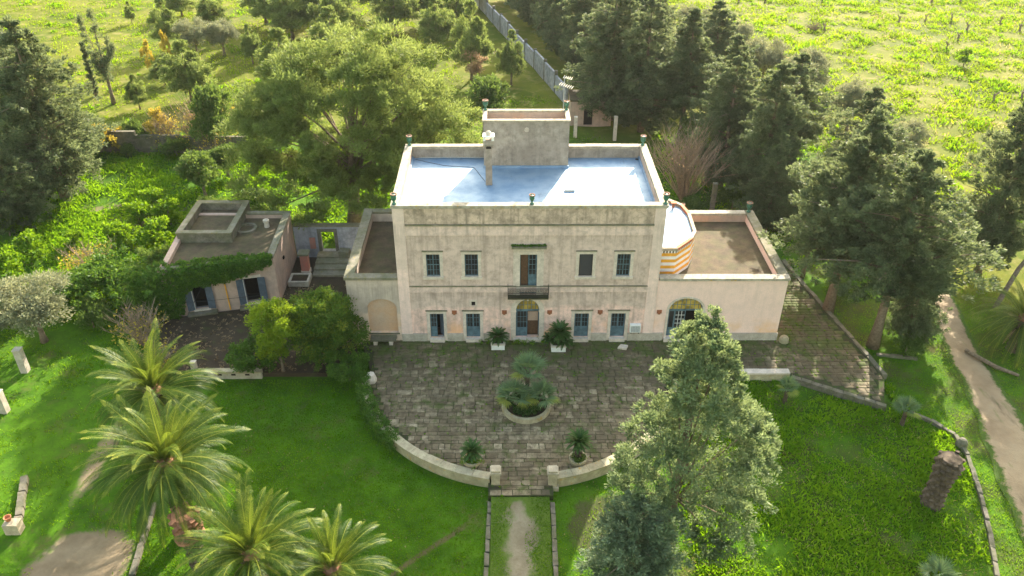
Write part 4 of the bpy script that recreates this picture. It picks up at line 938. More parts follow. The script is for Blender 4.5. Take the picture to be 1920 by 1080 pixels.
def palm_trunk(name, H, r, mat='palmbark', seed=0, top=1.25, lean=0.):
    """trunk with the cut leaf bases standing out in a spiral"""
    mb = MB(); q = random.Random(seed); n = 10
    mb.tube([(lean*(i/n)**1.2, 0, H*i/n-.2*(i == 0)) for i in range(n+1)], [r*(1.15-.25*math.sin(math.pi*min(1, i/n*1.1))+(top-1)*(i/n)**4) for i in range(n+1)], 12)
    m = int(H*26)
    for k in range(m):
        f = (k+.5)/m; a = k*2.39996; z = H*f; rr_ = r*(1.15-.25*math.sin(math.pi*min(1, f*1.1))+(top-1)*f**4); c, s = math.cos(a), math.sin(a); w = r*.26; o_2 = .10+.12*f+q.uniform(0, .05)
        cx = lean*f**1.2+c*rr_*.94; cyy = s*rr_*.94
        mb.add([(cx-s*w,cyy+c*w,z-.09),(cx+s*w,cyy-c*w,z-.09),(cx,cyy,z-.2),(cx+c*o_2-s*w*.7,cyy+s*o_2+c*w*.7,z+.1),(cx+c*o_2+s*w*.7,cyy+s*o_2-c*w*.7,z+.1),(cx-s*w*.7,cyy+c*w*.7,z+.16),(cx+s*w*.7,cyy-c*w*.7,z+.16)], [(0,2,3),(2,4,3),(2,1,4),(3,4,6,5),(0,3,5),(1,6,4)])
    me = mb.mesh(name); me.materials.append(MT[mat]); return me
PT = palm_trunk('trunk', 5.0, .42, 'palmbark', 3)
def palm(x, y, h, label, nf=54, s=1., skew=0., lo=0., seed=1):
    root = empty('date_palm', (x, y, GZ), label, 'palm', 'date palms'); q = random.Random(seed)
    tr = link('trunk', PT, root); tr.scale = (1, 1, h/5.0)
    hb = MB().lathe([(.3,0),(.55,.3),(.5,.6),(.2,.8)], 9).mesh('crown_shaft'); hb.materials.append(MT['palmdead']); o = link('crown_shaft', hb, root); o.location.z = h-.35
    for k in range(nf):
        f = (k+.5)/nf; b = min(7, max(0, int((f**.9)*(8-lo)+q.uniform(-.4, .4)))); o = link('frond', PF[b, k % 2], root)
        o.location = (.12*math.cos(k*2.4), .12*math.sin(k*2.4), h-.05-.35*f); o.rotation_euler = (q.uniform(-.25, .25), 0, k*2.39996+skew+q.uniform(-.15, .15)); o.scale = [s*q.uniform(.86, 1.1)]*3
    for k in range(10):       # dead brown fronds hanging under the crown
        o = link('dead_frond', DF[k % 2], root); o.location = (.1*math.cos(k*.63), .1*math.sin(k*.63), h-.55); o.rotation_euler = (q.uniform(-.3, .3), 0, k*.63+skew); o.scale = [s*q.uniform(.6, .85)]*3
    return root
palm(-25.0, -12.0, 5.1, 'upright yellow-green date palm behind the two lower palms', 84, 1.12, .3, 2.0, 4)
palm(-21.2, -20.0, 6.2, 'broad dark date palm with drooping fronds in the middle of the group', 112, 1.15, 1.1, .0, 2)
palm(-15.0, -25.3, 4.4, 'date palm with upright fronds at the bottom beside the lawn', 82, 1.06, .7, 1.8, 3)
palm(-10.5, -25.7, 3.6, 'smallest date palm with browned tips at the bottom edge', 64, .86, .2, 2.2, 5)
palm(42.0, -1.0, 3.2, 'shaded date palm across the dirt track at the right edge', 70, .95, .5, .0, 6)
dp = empty('dead_palm', (-19.6, -22.6, GZ), 'dead palm trunk with reddish brown scaly head between the palms', 'palm trunk')
link('trunk', palm_trunk('trunk', 3.4, .42, 'palmbark', 8), dp)
hd = link('head', palm_trunk('head', 1.7, .78, 'palmdead', 9, .75), dp); hd.location.z = 3.0
dp2 = empty('palm_stump', (27.6, -17.9, GZ), 'thick headless palm trunk standing alone on the weedy lawn', 'palm trunk')
link('trunk', palm_trunk('trunk', 3.9, .62, 'palmbark', 10, 1.05, .2), dp2); hd = link('broken_top', palm_trunk('broken_top', .7, .68, 'palmbark', 11, .8), dp2); hd.location = (.2, 0, 3.55)

CF = [frond_mesh('frond', 1.0, math.radians(a), math.radians(d), 38, .18, .03, 'cycad', 300+i, .03, .25, .8, .1) for i, (a, d) in enumerate([(70, 50), (48, 60), (25, 60), (2, 45)])]
def cycad_heads(root, heads):
    for hx, hy, hz, s, nf in heads:
        for k in range(nf):
            f = (k+.5)/nf; o = link('frond', CF[min(3, int(f*4))], root); o.location = (hx, hy, hz); o.rotation_euler = (0, 0, k*2.39996); o.scale = [s*random.uniform(.9, 1.1)]*3
def cycad(x, y, z, label, heads, trunk_h=.3):
    root = empty('cycad', (x, y, z), label, 'cycad', 'cycads on the terrace'); link('trunk', palm_trunk('trunk', trunk_h, .17, 'palmbark', 1), root); cycad_heads(root, heads); return root
def pot(x, y, label, w=.55, h=.62):
    root = empty('planter_pot', (x, y, 0), label, 'pot')
    part('pot_body', 'white', MB().ring([(x-w,y-w),(x+w,y-w),(x+w,y+w),(x-w,y+w)], [(x-w+.1,y-w+.1),(x+w-.1,y-w+.1),(x+w-.1,y+w-.1),(x-w+.1,y+w-.1)], 0, h), root)
    part('rim', 'limestone', MB().ring([(x-w-.05,y-w-.05),(x+w+.05,y-w-.05),(x+w+.05,y+w+.05),(x-w-.05,y+w+.05)], [(x-w+.08,y-w+.08),(x+w-.08,y-w+.08),(x+w-.08,y+w-.08),(x-w+.08,y+w-.08)], h-.12, h+.003), root)
    part('soil', 'yard', MB().box(x-w+.1, x+w-.1, y-w+.1, y+w-.1, .05, h-.1), root)
pot(-1.35, -.85, 'square white planter left of the arched entrance'); pot(3.65, -1.1, 'square white planter right of the arched entrance', .6)
cycad(-1.35, -.85, .5, 'single rosette cycad in the white planter left of the entrance', [(0,0,.45,1.05,44)], .5)
cycad(3.65, -1.1, .5, 'two headed bushy cycad in the white planter right of the entrance', [(.1,0,1.0,1.15,52),(-.75,-.1,.4,.75,36),(.45,-.3,.3,.9,36)], 1.0)
def round_pot(x, y, label, R=.62, h=.62):
    root = empty('round_pot', (x, y, 0), label, 'pot'); part('pot_body', 'wallstone', MB().lathe([(R*.75,0),(R,h*.6),(R*1.05,h),(R*.85,h),(R*.8,h-.1)], 18, (x, y, 0)), root)
round_pot(-3.1, -14.6, 'round stone pot hidden by ferns near the left pillar'); round_pot(4.25, -14.5, 'round stone pot with a cycad near the right pillar')
cycad(-3.1, -14.6, .5, 'small cycad above green ferns near the left pillar', [(0,0,.8,.95,46)], .75)
cycad(4.25, -14.5, .5, 'cycad on a short trunk in the round pot near the right pillar', [(0,0,1.55,1.05,52)], 1.5)

def fan_mesh(name, R, seg, pet, seed, dry=0.):
    r = np.random.default_rng(seed); V = []; Q = []; T = []
    b = 0; V += [(0,-.02,0),(pet,-.012,pet*.1),(pet,.012,pet*.1),(0,.02,0)]; Q.append((0,1,2,3)); T.append(.45)
    for k in range(seg):
        a = math.radians(-118+236*(k+.5)/seg); l = R*(.72+.28*math.cos(a*.6))*r.uniform(.9, 1.06); w = R*.034
        d = np.array([math.cos(a), math.sin(a), .05]); s = np.array([-math.sin(a), math.cos(a), 0]); o = np.array([pet, 0, pet*.1]); z = np.array([0,0,.03*(-1)**k])
        m = o+d*l*.55; e = o+d*l-np.array([0,0,.16*l*r.uniform(.4, 1.5)]); b = len(V)
        V += [tuple(o), tuple(m-s*w+z), tuple(e), tuple(m+s*w-z)]; Q.append((b,b+1,b+2,b+3)); T.append(np.clip(r.normal(.4, .1)+dry, 0, 1))
    me = np_mesh(name, np.array(V), np.array(Q), np.array(T)); me.materials.append(MT['fan']); return me
FM = [fan_mesh('fan_leaf', 1.05, 30, .8, 400+i, (0, .02, .06, .0, .5)[i]) for i in range(5)]
def fan_palm(x, y, z, label, heads, group='fan palms'):
    root = empty('fan_palm', (x, y, z), label, 'palm', group); q = random.Random(int(x*10))
    for hx, hy, hz, s, nf in heads:
        tr = MB().tube([(hx*.4,hy*.4,-.1),(hx*.8,hy*.8,hz*.5),(hx,hy,hz)], [.17,.16,.18], 8).mesh('trunk'); tr.materials.append(MT['palmbark']); link('trunk', tr, root)
        for k in range(nf):
            f = (k+.5)/nf; o = link('fan_leaf', FM[4] if f > .86 else FM[q.randrange(4)], root); o.location = (hx, hy, hz)
            o.rotation_euler = (q.uniform(-.4, .4), -math.radians(82-85*f), k*2.39996+q.uniform(-.2, .2)); o.scale = [s*q.uniform(.85, 1.1)]*3
    return root
fan_palm(.85, -8.5, .3, 'three stemmed blue-green fan palm growing in the round planter', [(.05,.5,2.6,.95,13),(-1.05,-.55,1.05,.95,14),(1.1,-.55,1.05,.9,14)])
fan_palm(20.8, -7.6, GZ, 'small fan palm on a stub trunk by the low parapet', [(0,0,1.4,.62,11)])
fan_palm(28.9, -10.1, GZ, 'small fan palm by the end of the paved terrace and sunny grass', [(0,0,1.4,.75,12)])
fan_palm(25.1, -24.2, GZ, 'low fan palm tuft at the bottom right edge of the weedy lawn', [(0,0,.5,.8,13)])
rp_ = empty('round_planter', (.8, -8.6, 0), 'big round stone planter in the middle of the terrace', 'planter')
c24 = np.linspace(0, 2*math.pi, 33)[:-1]
part('rim', 'wallstone', MB().ring([(.8+1.85*math.cos(a), -8.6+1.85*math.sin(a)) for a in c24], [(.8+1.6*math.cos(a), -8.6+1.6*math.sin(a)) for a in c24], -.02, .42), rp_)
part('soil', 'yard', MB().prism([(.8+1.6*math.cos(a), -8.6+1.6*math.sin(a)) for a in c24], 0, .3), rp_)

# ================================================================== TREES AND SHRUBS
# --- big umbrella pine behind the left wing
def pine_lobes():
    r = np.random.default_rng(21); L = []
    for i in range(150):
        d = norm(r.normal(size=3)); q = r.uniform(.6, 1)
        x, y, z = d[0]*10.6*q, d[1]*8*q, 11.4+d[2]*(7.8 if d[2] > 0 else 7.6)*q
        L.append((x+.6, y, z, r.uniform(1.5, 2.5)))
    for x, y, z, R in [(-10,-2,8.5,2.4),(-11,1,10,2.2),(-9.5,-4,6.5,2.2),(11,0,12,2.4),(12,-2,9.5,2.2),(5,-1,19.5,2.4),(7.5,1,17.5,2.4),(3,-2,17.8,2.2),(-4,-3,16,2.2),(-6,-5,12,2.2),(9.5,-4,8,2.2),(0,-7,7,2.2),(-7,-5,4.8,1.9),(3,-7,5.5,1.9),(-3,-6,4.2,1.8)]: L.append((x, y, z, R))
    return L
pm_ = lobed(31, pine_lobes(), 11, 125, .40, .095, 'pine', (13.5, .75, (.8, 0)), .42, .9, .35, .75, .8)
plant_tree('pine_tree', pm_, (-16.6, 21.5, GZ), 'huge spreading pine with soft green crown behind the left wing')
# --- tall juniper in front
def fg_juniper():
    rng = np.random.default_rng(41); lb = []
    for x, z, r in [(.61,17.8,.85),(-.1,16.7,1.05),(1.4,16.7,.95),(.6,15.2,1.5),(-.8,15.2,.95),(2.2,14.9,.8),(.3,13.4,1.7),(2.2,13.1,1.5),(-1.5,12,1.3),(.4,10.8,1.7),(2.7,10.4,1.7),(3.8,11.9,1.1),(-2.2,9.6,1.4),(4.6,9.6,1.2),(-.2,7.5,1.8),(2.3,7.1,1.8),(4.5,7.1,1.4),(-2.8,7.1,1.2),(4.1,4.6,1.3),(2.2,4.0,1.2),(-1.9,4.2,1.9)]:
        lb.append((x, rng.uniform(-.4, .1), z, r))
        for k in (1, -1): lb.append((x*.9+rng.uniform(-.4, .4), k*r*rng.uniform(.8, 1.3), z+rng.uniform(-.9, .5), r*.9))
    return lobed(42, lb, 17, 70, .21, .085, 'juniper', (17, .4, (.5, .1)), .34, .8, .35, .8, .7)
plant_tree('juniper_tree', fg_juniper(), (8.75, -22.9, GZ), 'tall grey-green juniper in front of the terrace, the nearest big tree')
bj = conifer(43, 8.6, 3.6, .2, 210, 6, 36, .22, .085, 'bluejuniper', .5, .3, .15)
plant_tree('juniper_bush', bj, (6.4, -25.2, GZ), 'dense blue-green juniper bush at the foot of the tall juniper')

# --- conifers (four shapes, copied)
CA = conifer(51, 18, 6.6, 1.6, 300, 6, 40, .34, .12, 'conifer', .62, .12, .25)
CB = conifer(52, 18, 5.4, 5.6, 270, 6, 40, .33, .12, 'conifer', .7, .2, .3)
CC = conifer(53, 16, 5.6, 1.2, 260, 6, 40, .34, .12, 'conifer', .55, .1, .3)
CD = conifer(54, 18, 5.6, 6.0, 230, 6, 40, .33, .12, 'conifer', .6, .15, .38, (.8, .3))
GR = 'conifers around the villa'
def con(m, x, y, H, label, rz=0., w=1.):
    h0 = {id(CA): 18, id(CB): 18, id(CC): 16, id(CD): 18}[id(m)]; o = plant_tree('conifer_tree', m, (x, y, GZ), label, 'tree', GR, rz, H/h0*w, H/h0); return o
con(CA, 13.8, 51.8, 19, 'broad grey conifer standing directly over the pink hut', .4, 1.05)
con(CC, 17.5, 47.5, 17, 'grey conifer just right of the pink hut behind the bare shrub', 2.0)
con(CB, 22.0, 43.5, 17, 'grey conifer beside the sawn off cypress behind the bare shrub', 1.0, 1.1)
con(CD, 26.2, 36.0, 16, 'conifer midway down the row behind the right wing', 3.0, 1.05)
con(CA, 27.2, 24.8, 16.5, 'wide dark conifer behind the right wing terrace roof', 4.4, .95)
con(CD, 31.5, 31.5, 15, 'dark conifer at the field edge behind the right wing', .8, 1.0)
con(CC, 26.6, 19.6, 11, 'shorter conifer close behind the right wing corner', 2.5, .85)
con(CD, 27.8, 10.6, 13, 'slim conifer beside the right wing side wall', 5.2, .62)
con(CB, 28.2, 4.6, 19, 'tall conifer beside the paved terrace, its top against the bright field', 1.7, 1.0)
con(CD, 30.4, -.4, 18, 'tall conifer at the end of the terrace by the stone edging', 3.6, 1.05)
con(CA, 45.2, 11.5, 18.5, 'wide conifer across the dirt track at the right edge', 2.9, .72)
con(CC, 24.4, 30.8, 15, 'dense conifer between the bare shrub and the wide dark one', .9, .95)
con(CD, 35.4, 20.5, 15, 'conifer in the row nearest the hidden bend of the track', 1.1, 1.0)
con(CC, 33.6, .6, 11.5, 'low hanging conifer in front of the dirt track', 4.1, .75)
WL = ['first', 'second', 'third', 'fourth', 'fifth', 'sixth', 'seventh']
for i, (x, y, H, m) in enumerate([(14.5,62,16,CC),(11.5,70,16.5,CA),(10.0,79,16,CC),(8.0,88,17,CA),(5.8,97,16,CC),(3.5,107,17,CA),(.5,117,17,CC)]):
    con(m, x, y, H, 'dark conifer along the boundary wall, %s from the hut' % WL[i], i*1.3, .85)
for i, (x, y, H, m) in enumerate([(20,60,17,CB),(21,70,17,CA),(19,81,16,CB),(17,93,17,CA),(14,106,17,CB),(11,118,18,CA)]):
    con(m, x, y, H, 'conifer of the inner row behind the boundary wall trees, %s from the villa' % WL[i], i*2.1+.5, 1.0)
con(CA, -50.0, 27.5, 20, 'massive dark conifer at the left edge of the garden', 1.2, .98)
con(CC, -55.0, 33, 18, 'dark conifer behind the massive one at the left edge', 3.4, 1.0)
con(CC, -51.5, 20.5, 11, 'lower bushy conifer in front of the massive left one', .6, 1.0)
con(CD, 28.5, 55, 15, 'conifer near the sawn off cypress by the field', 2.2, 1.0)
# sawn off cypress column
cc = empty('sawn_cypress', (28.0, 66.0, GZ), 'narrow sawn off cypress column rising above the conifers', 'tree')
r_ = np.random.default_rng(61); n = 9000; a = r_.uniform(0, 6.283, n); z = r_.uniform(1, 10.5, n); rad = .95*(.7+.3*z/10)*np.sqrt(r_.uniform(.4, 1, n))
C_ = np.stack([rad*np.cos(a), rad*np.sin(a), z], -1); D_ = np.stack([np.cos(a)*.5, np.sin(a)*.5, np.ones(n)], -1)+r_.normal(0, .3, (n,3))
link('crown', leaf_mesh('crown', C_, D_, .4*np.ones(n), .12*np.ones(n), r_.normal(.4, .15, n), 'conifer', r_), cc); link('trunk', trunk_mesh('trunk', 10, .25), cc)

# --- olives, broadleaf, small pines, shrubs
OL = lobed(71, ball_lobes(7, 24, 2.5, 3.5, 1.9, .9, 1.4), 10, 70, .22, .085, 'olive', (3.2, .22, (0, 0)), .5)
BRD = lobed(72, ball_lobes(8, 22, 2.3, 3.3, 2.0, .9, 1.4), 9, 50, .3, .15, 'broad', (3.2, .2, (.2, 0)), .5)
CIT = lobed(73, ball_lobes(9, 10, 1.05, 1.5, 1.0, .55, .85), 7, 34, .24, .13, 'citrus', (1.5, .1, (0, 0)), .5)
SPN = lobed(74, ball_lobes(10, 26, 2.3, 3.9, 3.2, .9, 1.4)+[(0,0,7.0,.9),(0,0,7.8,.6)], 9, 70, .38, .11, 'pine', (6.5, .2, (0, 0)), .5, .9, .45)
YEL = lobed(75, ball_lobes(11, 10, 1.5, 2.0, 1.4, .6, 1.0), 6, 34, .26, .15, 'yellow', (2.0, .12, (0, 0)), .5)
RST = lobed(76, ball_lobes(12, 10, 1.4, 2.8, 1.2, .6, 1.0), 6, 40, .24, .08, 'rust', (2.6, .12, (0, 0)), .5)
BSH = lobed(77, ball_lobes(13, 14, 1.9, 1.2, .8, .7, 1.1), 7, 44, .24, .12, 'broad', (1.0, .1, (0, 0)), .5)
plant_tree('olive_tree', OL, (-39.9, .7, GZ), 'silvery grey olive tree over the white stone post', 'tree', None, .5, 1.28, 1.15)
for x, y, s, lab in [(37.8,63.5,1.25,'grey olive at the field edge nearest the sawn off cypress'),(41.7,56.7,1.25,'grey olive in the middle of the field edge row'),(45.1,47.5,1.1,'grey olive at the near end of the field edge row'),(34.0,71,1.3,'grey olive at the far end of the field edge row'),(31.0,80,1.3,'far grey olive behind the conifers at the field edge'),(47.5,36,.9,'small grey olive by the bright field above the conifers')]:
    plant_tree('olive_tree', OL, (x, y, GZ), lab, 'tree', 'grey olives along the field', x, s, s*1.15)
for x, y, s, sz, m, nm, lab in [
  (-51.3,79.5,1.05,1.1,OL,'olive_tree','round grey-leaved tree on the far left meadow'), (-47.3,80.8,1.0,1.05,OL,'olive_tree','grey-leaved tree right of the round one on the far meadow'),
  (-34.5,28.0,1.0,1.0,BRD,'leafy_tree','leaning broadleaf tree just behind the annex roof'), (-28.5,26.8,.9,.6,BSH,'leafy_bush','green bush behind the annex under the big pine'),
  (-3.4,46.8,1.25,1.1,BRD,'leafy_tree','pale green leafy tree behind the rear parapet beside the tower'), (22.5,40.5,.9,.9,BRD,'leafy_tree','light green leafy tree among the grey conifer trunks'),
  (24.5,25.2,1.0,1.3,BSH,'leafy_bush','rounded bright green bush behind the right wing'), (20.2,23.5,.9,1.0,BSH,'leafy_bush','green bush under the bare shrub behind the right wing'),
  (30.9,21.4,.9,1.0,BSH,'leafy_bush','sunlit bush between the conifer trunks'), (33.0,-1.0,.75,1.0,BSH,'leafy_bush','bright low bush below the terrace end conifers'), (29.6,7.0,.7,1.0,BSH,'leafy_bush','low green bush beside the terrace edging'),
  (-5.7,68.3,1.12,1.46,SPN,'young_pine','young pine left of the rust coloured bush'), (.4,65.9,.72,1.02,SPN,'young_pine','young pine beside the boundary wall'),
  (-45.8,58.9,1.24,1.07,SPN,'young_pine','rounded young pine on the meadow behind the bare bush'), (-37.8,89.7,1.59,1.30,SPN,'young_pine','wide pine behind the big pine, left of its top'),
  (-33.0,94.8,1.53,1.43,SPN,'young_pine','pine standing behind the top of the big pine'), (-15.5,98.4,1.42,1.17,SPN,'young_pine','far pine right of the big pine top'), (-9,92,1.18,1.17,SPN,'young_pine','far small pine close to the boundary wall'),
  (-41.4,76.2,0.59,0.78,SPN,'young_pine','tiny pine alone on the meadow left of the big pine'), (-57.3,83.4,.95,1.05,SPN,'young_pine','narrow pine on the far meadow'), (-52.1,55.7,.55,.62,SPN,'young_pine','dark little pine beside the tall poplar'),
  (-69.9,100,.35,.5,SPN,'young_pine','tiny far tree at the top of the meadow'), (-52,66,.75,.5,SPN,'young_pine','low dark pine bush behind the tall poplar'), (-27,70,1.42,1.30,SPN,'young_pine','pine hidden behind the left shoulder of the big pine'), (-62.2,105,1.1,.7,SPN,'young_pine','far spreading pine at the top left'),
  (-45,100,1.42,1.23,SPN,'young_pine','far pine in the group above the meadow'), (-25,105,1.53,1.43,SPN,'young_pine','far pine at the top behind the big pine'),
  (-41,94,1.36,1.30,SPN,'young_pine','pine left of the wide pine behind the big pine'), (-29,86,1.42,1.37,SPN,'young_pine','pine close behind the upper left of the big pine'), (-20,92,1.42,1.37,SPN,'young_pine','pine close behind the top of the big pine'), (-12,82,1.18,1.17,SPN,'young_pine','pine between the big pine and the young pines by the wall'), (-36,108,1.53,1.43,SPN,'young_pine','far pine at the top edge above the big pine left side'), (-52,92,1.0,1.0,SPN,'young_pine','far dark pine above the round grey tree'), (-33,62,1.30,1.17,SPN,'young_pine','pine peeking out left of the big pine crown'), (-8,110,1.42,1.30,SPN,'young_pine','far pine beside the far end of the boundary wall'),
  (-50.1,40.3,1.2,1.15,YEL,'yellow_bush','yellow leaved bush in front of the low garden wall'), (-44.4,42.4,1.0,1.35,YEL,'yellow_bush','yellow leaved bush beside the bare brown bush'), (-56,70.8,.5,1.5,YEL,'yellow_bush','slender yellow sapling on the far meadow'), (-54.6,75.5,.45,1.55,YEL,'yellow_bush','thin yellow sapling beside the far narrow pine'), (-62,52,.6,.7,YEL,'yellow_bush','small yellow bush by the thin cypresses'),
  (-56,41.2,1.2,1.5,BSH,'leafy_bush','tall dark shrub at the left end of the garden wall'), (-47,41.6,1.0,1.5,BSH,'leafy_bush','shrub overgrowing the middle of the garden wall'), (-41.5,39.4,.9,1.2,BSH,'leafy_bush','shrub in front of the garden wall below the bare bush'), (-36.5,39.2,1.1,1.5,BRD,'leafy_tree','leafy tree at the right end of the garden wall'), (-33.5,33.5,.9,.8,BRD,'leafy_tree','dark leafy tree between the orchard and the big pine'), (-31.8,22.5,.9,1.2,BSH,'leafy_bush','bush crowding the rear corner of the annex box'), (-25.5,19.5,1.0,1.2,BSH,'leafy_bush','bush directly behind the annex rear wall'), (-21.8,18.5,.9,1.1,BSH,'leafy_bush','bush behind the garden doorway wall'), (-42.5,5.5,1.1,1.3,BSH,'leafy_bush','bush joining the ivy thicket to the orchard'), (-44.8,1.0,1.0,1.2,BSH,'leafy_bush','bush left of the silvery olive'), (-33.8,11.2,1.0,1.4,BSH,'leafy_bush','shrub pressing against the annex left wall'), (-36.5,2.6,.9,1.2,BSH,'leafy_bush','dark bush right of the silvery olive'),
  (-4.8,64.0,1.25,1.1,RST,'rust_bush','rust coloured bush between the two young pines'), (-52.4,38.6,1.0,1.6,BSH,'leafy_bush','dark shrub right of the massive left conifer'), (-47.6,39.2,.55,1.2,BSH,'leafy_bush','dark shrub against the low garden wall'), (-58,36,1.3,1.6,BSH,'leafy_bush','dark shrub behind the massive left conifer'),
  (-40.5,43.5,.9,1.1,RST,'rust_bush','rusty shrub behind the low garden wall')]:
    plant_tree(nm, m, (x, y, GZ), lab, 'bush' if 'bush' in nm else 'tree', None, x*1.7, s, sz*s if nm != 'young_pine' and nm != 'yellow_bush' else sz)
for x, y, s, lab in [(-52.1,19.3,1.0,'citrus tree at the far left end of the orchard'),(-47.0,14.0,1.15,'citrus tree left of the bare orchard bush'),(-47.2,10.0,1.3,'citrus tree above the silvery olive'),(-39.2,21.0,1.1,'citrus tree in the middle of the orchard'),(-38.8,24.3,1.1,'citrus tree farthest back in the orchard'),(-39.5,16.2,1.15,'citrus tree behind the bare orchard bush'),(-36.3,21.6,1.15,'citrus tree nearest the annex roof box'),(-35.6,16.5,1.25,'citrus tree leaning on the ivy left of the annex'),(-44,16.5,.8,'small round citrus in the orchard grass')]:
    plant_tree('citrus_tree', CIT, (x, y, GZ), lab, 'tree', 'citrus trees in the orchard', x, s*1.1, s)
# tall sparse poplar with upright limbs, thin cypresses
def poplar():
    rng = np.random.default_rng(81); P = []; RR = []; limbs = []
    for i, (dx, dy, h0, h1, r) in enumerate([(0,0,3.5,13.2,1.1),(-1.6,0,5,12.5,.5),(1.3,.4,5,9.5,.6),(-.8,-.8,4,8,.8),(.7,-.6,3.6,7,1.0),(1.9,-.2,6,8.8,.35)]):
        n = int((h1-h0)*9); z = rng.uniform(h0, h1, n); f = (z-h0)/(h1-h0); w = r*(1-f*.75)*np.where(f < .2, .6+f*2, 1)
        P.append(np.stack([dx*np.minimum(1, .3+f*1.1)+rng.normal(0, 1, n)*w*.55, dy*np.minimum(1, .3+f*1.1)+rng.normal(0, 1, n)*w*.55, z], -1)); RR.append(np.full(n, .42)); limbs.append(((0,0,h0-1), (dx, dy, h1-.5), .07))
    P, RR = np.concatenate(P), np.concatenate(RR); c = clumps(rng, P, RR, 30, .26, .1, None, .6, .6)
    return leaf_mesh('crown', *c, 'conifer', rng), trunk_mesh('trunk', 11, .28, limbs)
plant_tree('poplar_tree', poplar(), (-56.6, 57.8, GZ), 'tall sparse tree with upright limbs on the meadow', 'tree')
CY = conifer(85, 8, .62, .2, 90, 4, 24, .26, .1, 'conifer', .35, .8, .05)
plant_tree('thin_cypress', CY, (-60.3, 60.7, GZ), 'pencil thin dark cypress left of the tall sparse tree', 'tree'); plant_tree('thin_cypress', CY, (-66, 58, GZ), 'thin dark cypress half behind the massive left conifer', 'tree', None, 1., 1.05)
# yellow-green shrub tree in front of the left wing
sh = []
rs = np.random.default_rng(91)
for i in range(34):
    d = norm(rs.normal(size=3)); sh.append((d[0]*3.0*rs.uniform(.4, 1)+.8, d[1]*2.6*rs.uniform(.4, 1), 3.3+d[2]*2.8*rs.uniform(.3, 1), rs.uniform(1.0, 1.5)))
shm = lobed(92, sh, 13, 80, .2, .12, 'shrub', (4.2, .25, (.3, 0)), .45)
plant_tree('evergreen_tree', shm, (-16.2, -2.2, GZ), 'dense dark green tree in front of the left wing')
MT['goldleaf'] = leafmat('golden_leaves', (.09, .165, .012), (.17, .26, .016), (.33, .38, .025), .4, (.42, .52, .02))
gm = lobed(94, [(d[0]*1.5, d[1]*1.2, 4.2+d[2]*2.1, 1.1) for d in norm(rs.normal(size=(15,3)))], 11, 70, .2, .11, 'goldleaf', (4, .18, (0, 0)), .45)
plant_tree('golden_tree', gm, (-18.6, -3.9, GZ), 'yellow-green leaved tree merging with the dark evergreen by the yard', 'tree')
dbm = lobed(93, [(d[0]*1.5, d[1]*1.3, 1.7+d[2]*1.0, .95) for d in norm(rs.normal(size=(12,3)))], 10, 50, .2, .12, 'ivy', (1.6, .12, (0, 0)), .45)
plant_tree('dark_bush', dbm, (-20.6, -3.6, GZ), 'dark green bush left of the yellow-green tree by the yard wall', 'bush')
plant_tree('dark_bush', dbm, (-13.2, -4.6, GZ), 'dark green bush between the evergreen tree and the creeper', 'bush', None, 1.2, .8)
# bare shrubs
def bare(x, y, label, seed, H, R, stems, tw, leaf=None, r=.04):
    o = empty('bare_shrub', (x, y, GZ), label, 'shrub'); link('branches', bare_shrub(seed, H, R, stems, tw, r), o)
    if leaf:
        g_ = np.random.default_rng(seed); n, mat = leaf; a = g_.uniform(0, 6.283, n); q = R*.8*np.sqrt(g_.random(n)); zz = H*g_.uniform(.15, .7, n)
        link('leaves', leaf_mesh('leaves', np.stack([q*np.cos(a), q*np.sin(a), zz], -1), g_.normal(size=(n,3)), .24*np.ones(n), .14*np.ones(n), g_.normal(.5, .2, n), mat, g_), o)
bare(19.4, 26.6, 'large leafless brown shrub of upright stems behind the rear parapet', 5, 9.5, 5.2, 95, 6, (250, 'rust'), .06)
bare(-38.4, 42.0, 'wide leafless pinkish bush behind the low garden wall', 6, 7.0, 5.2, 120, 6, (1300, 'yellow'), .05)
bare(-43.5, 41.6, 'bare brown thicket against the low garden wall', 9, 5.5, 2.6, 60, 6, (300, 'yellow'))
bare(-40.3, 11.4, 'bare bush with scattered yellow leaves in the orchard', 7, 3.6, 3.0, 60, 6, (700, 'yellow'))
bare(-31.2, .2, 'bare pinkish shrub between the olive and the annex', 8, 4.2, 3.0, 70, 6, (350, 'yellow'))
bare(-28.9, -3.2, 'small bare twiggy shrub behind the upright palm', 10, 3.0, 2.2, 40, 5, (300, 'yellow'))
# brush pile and old vine stumps in the far field
bp_ = empty('brush_pile', (56.3, 96.2, GZ), 'brown heap of cut branches lying in the bright field', 'brush pile'); b_ = bare_shrub(15, 1.5, 2.2, 70, 4, .05); link('branches', b_, bp_)
def stump_mesh(seed):
    q = random.Random(seed); mb = MB().tube([(0,0,-.1),(q.uniform(-.1,.1),0,.5),(q.uniform(-.2,.2),.1,.95)], [.17,.14,.1], 6)
    for k in range(3): a = q.uniform(0, 6.28); mb.tube([(0,0,.7),(math.cos(a)*.4,math.sin(a)*.4,1.05+q.uniform(0,.35))], [.09,.04], 5)
    m = mb.mesh('stump'); m.materials.append(MT['bark']); return m
sm = [stump_mesh(i) for i in range(3)]
row = [(47.4,116.6),(53,117),(59,117.5),(64.7,116.7),(76.5,117.2),(87.2,116.8),(93.4,117.3)]
for i, (x, y) in enumerate(row):
    o = link('vine_stump', sm[i % 3]); o.location = (x, y, float(relief(x, y))); o.rotation_euler.z = i; o.scale = (1.3,)*3
    tag(o, 'old vine stump in the farthest row at the field top, %s from the trees' % WL[i], 'stump', 'vine stumps in the field')
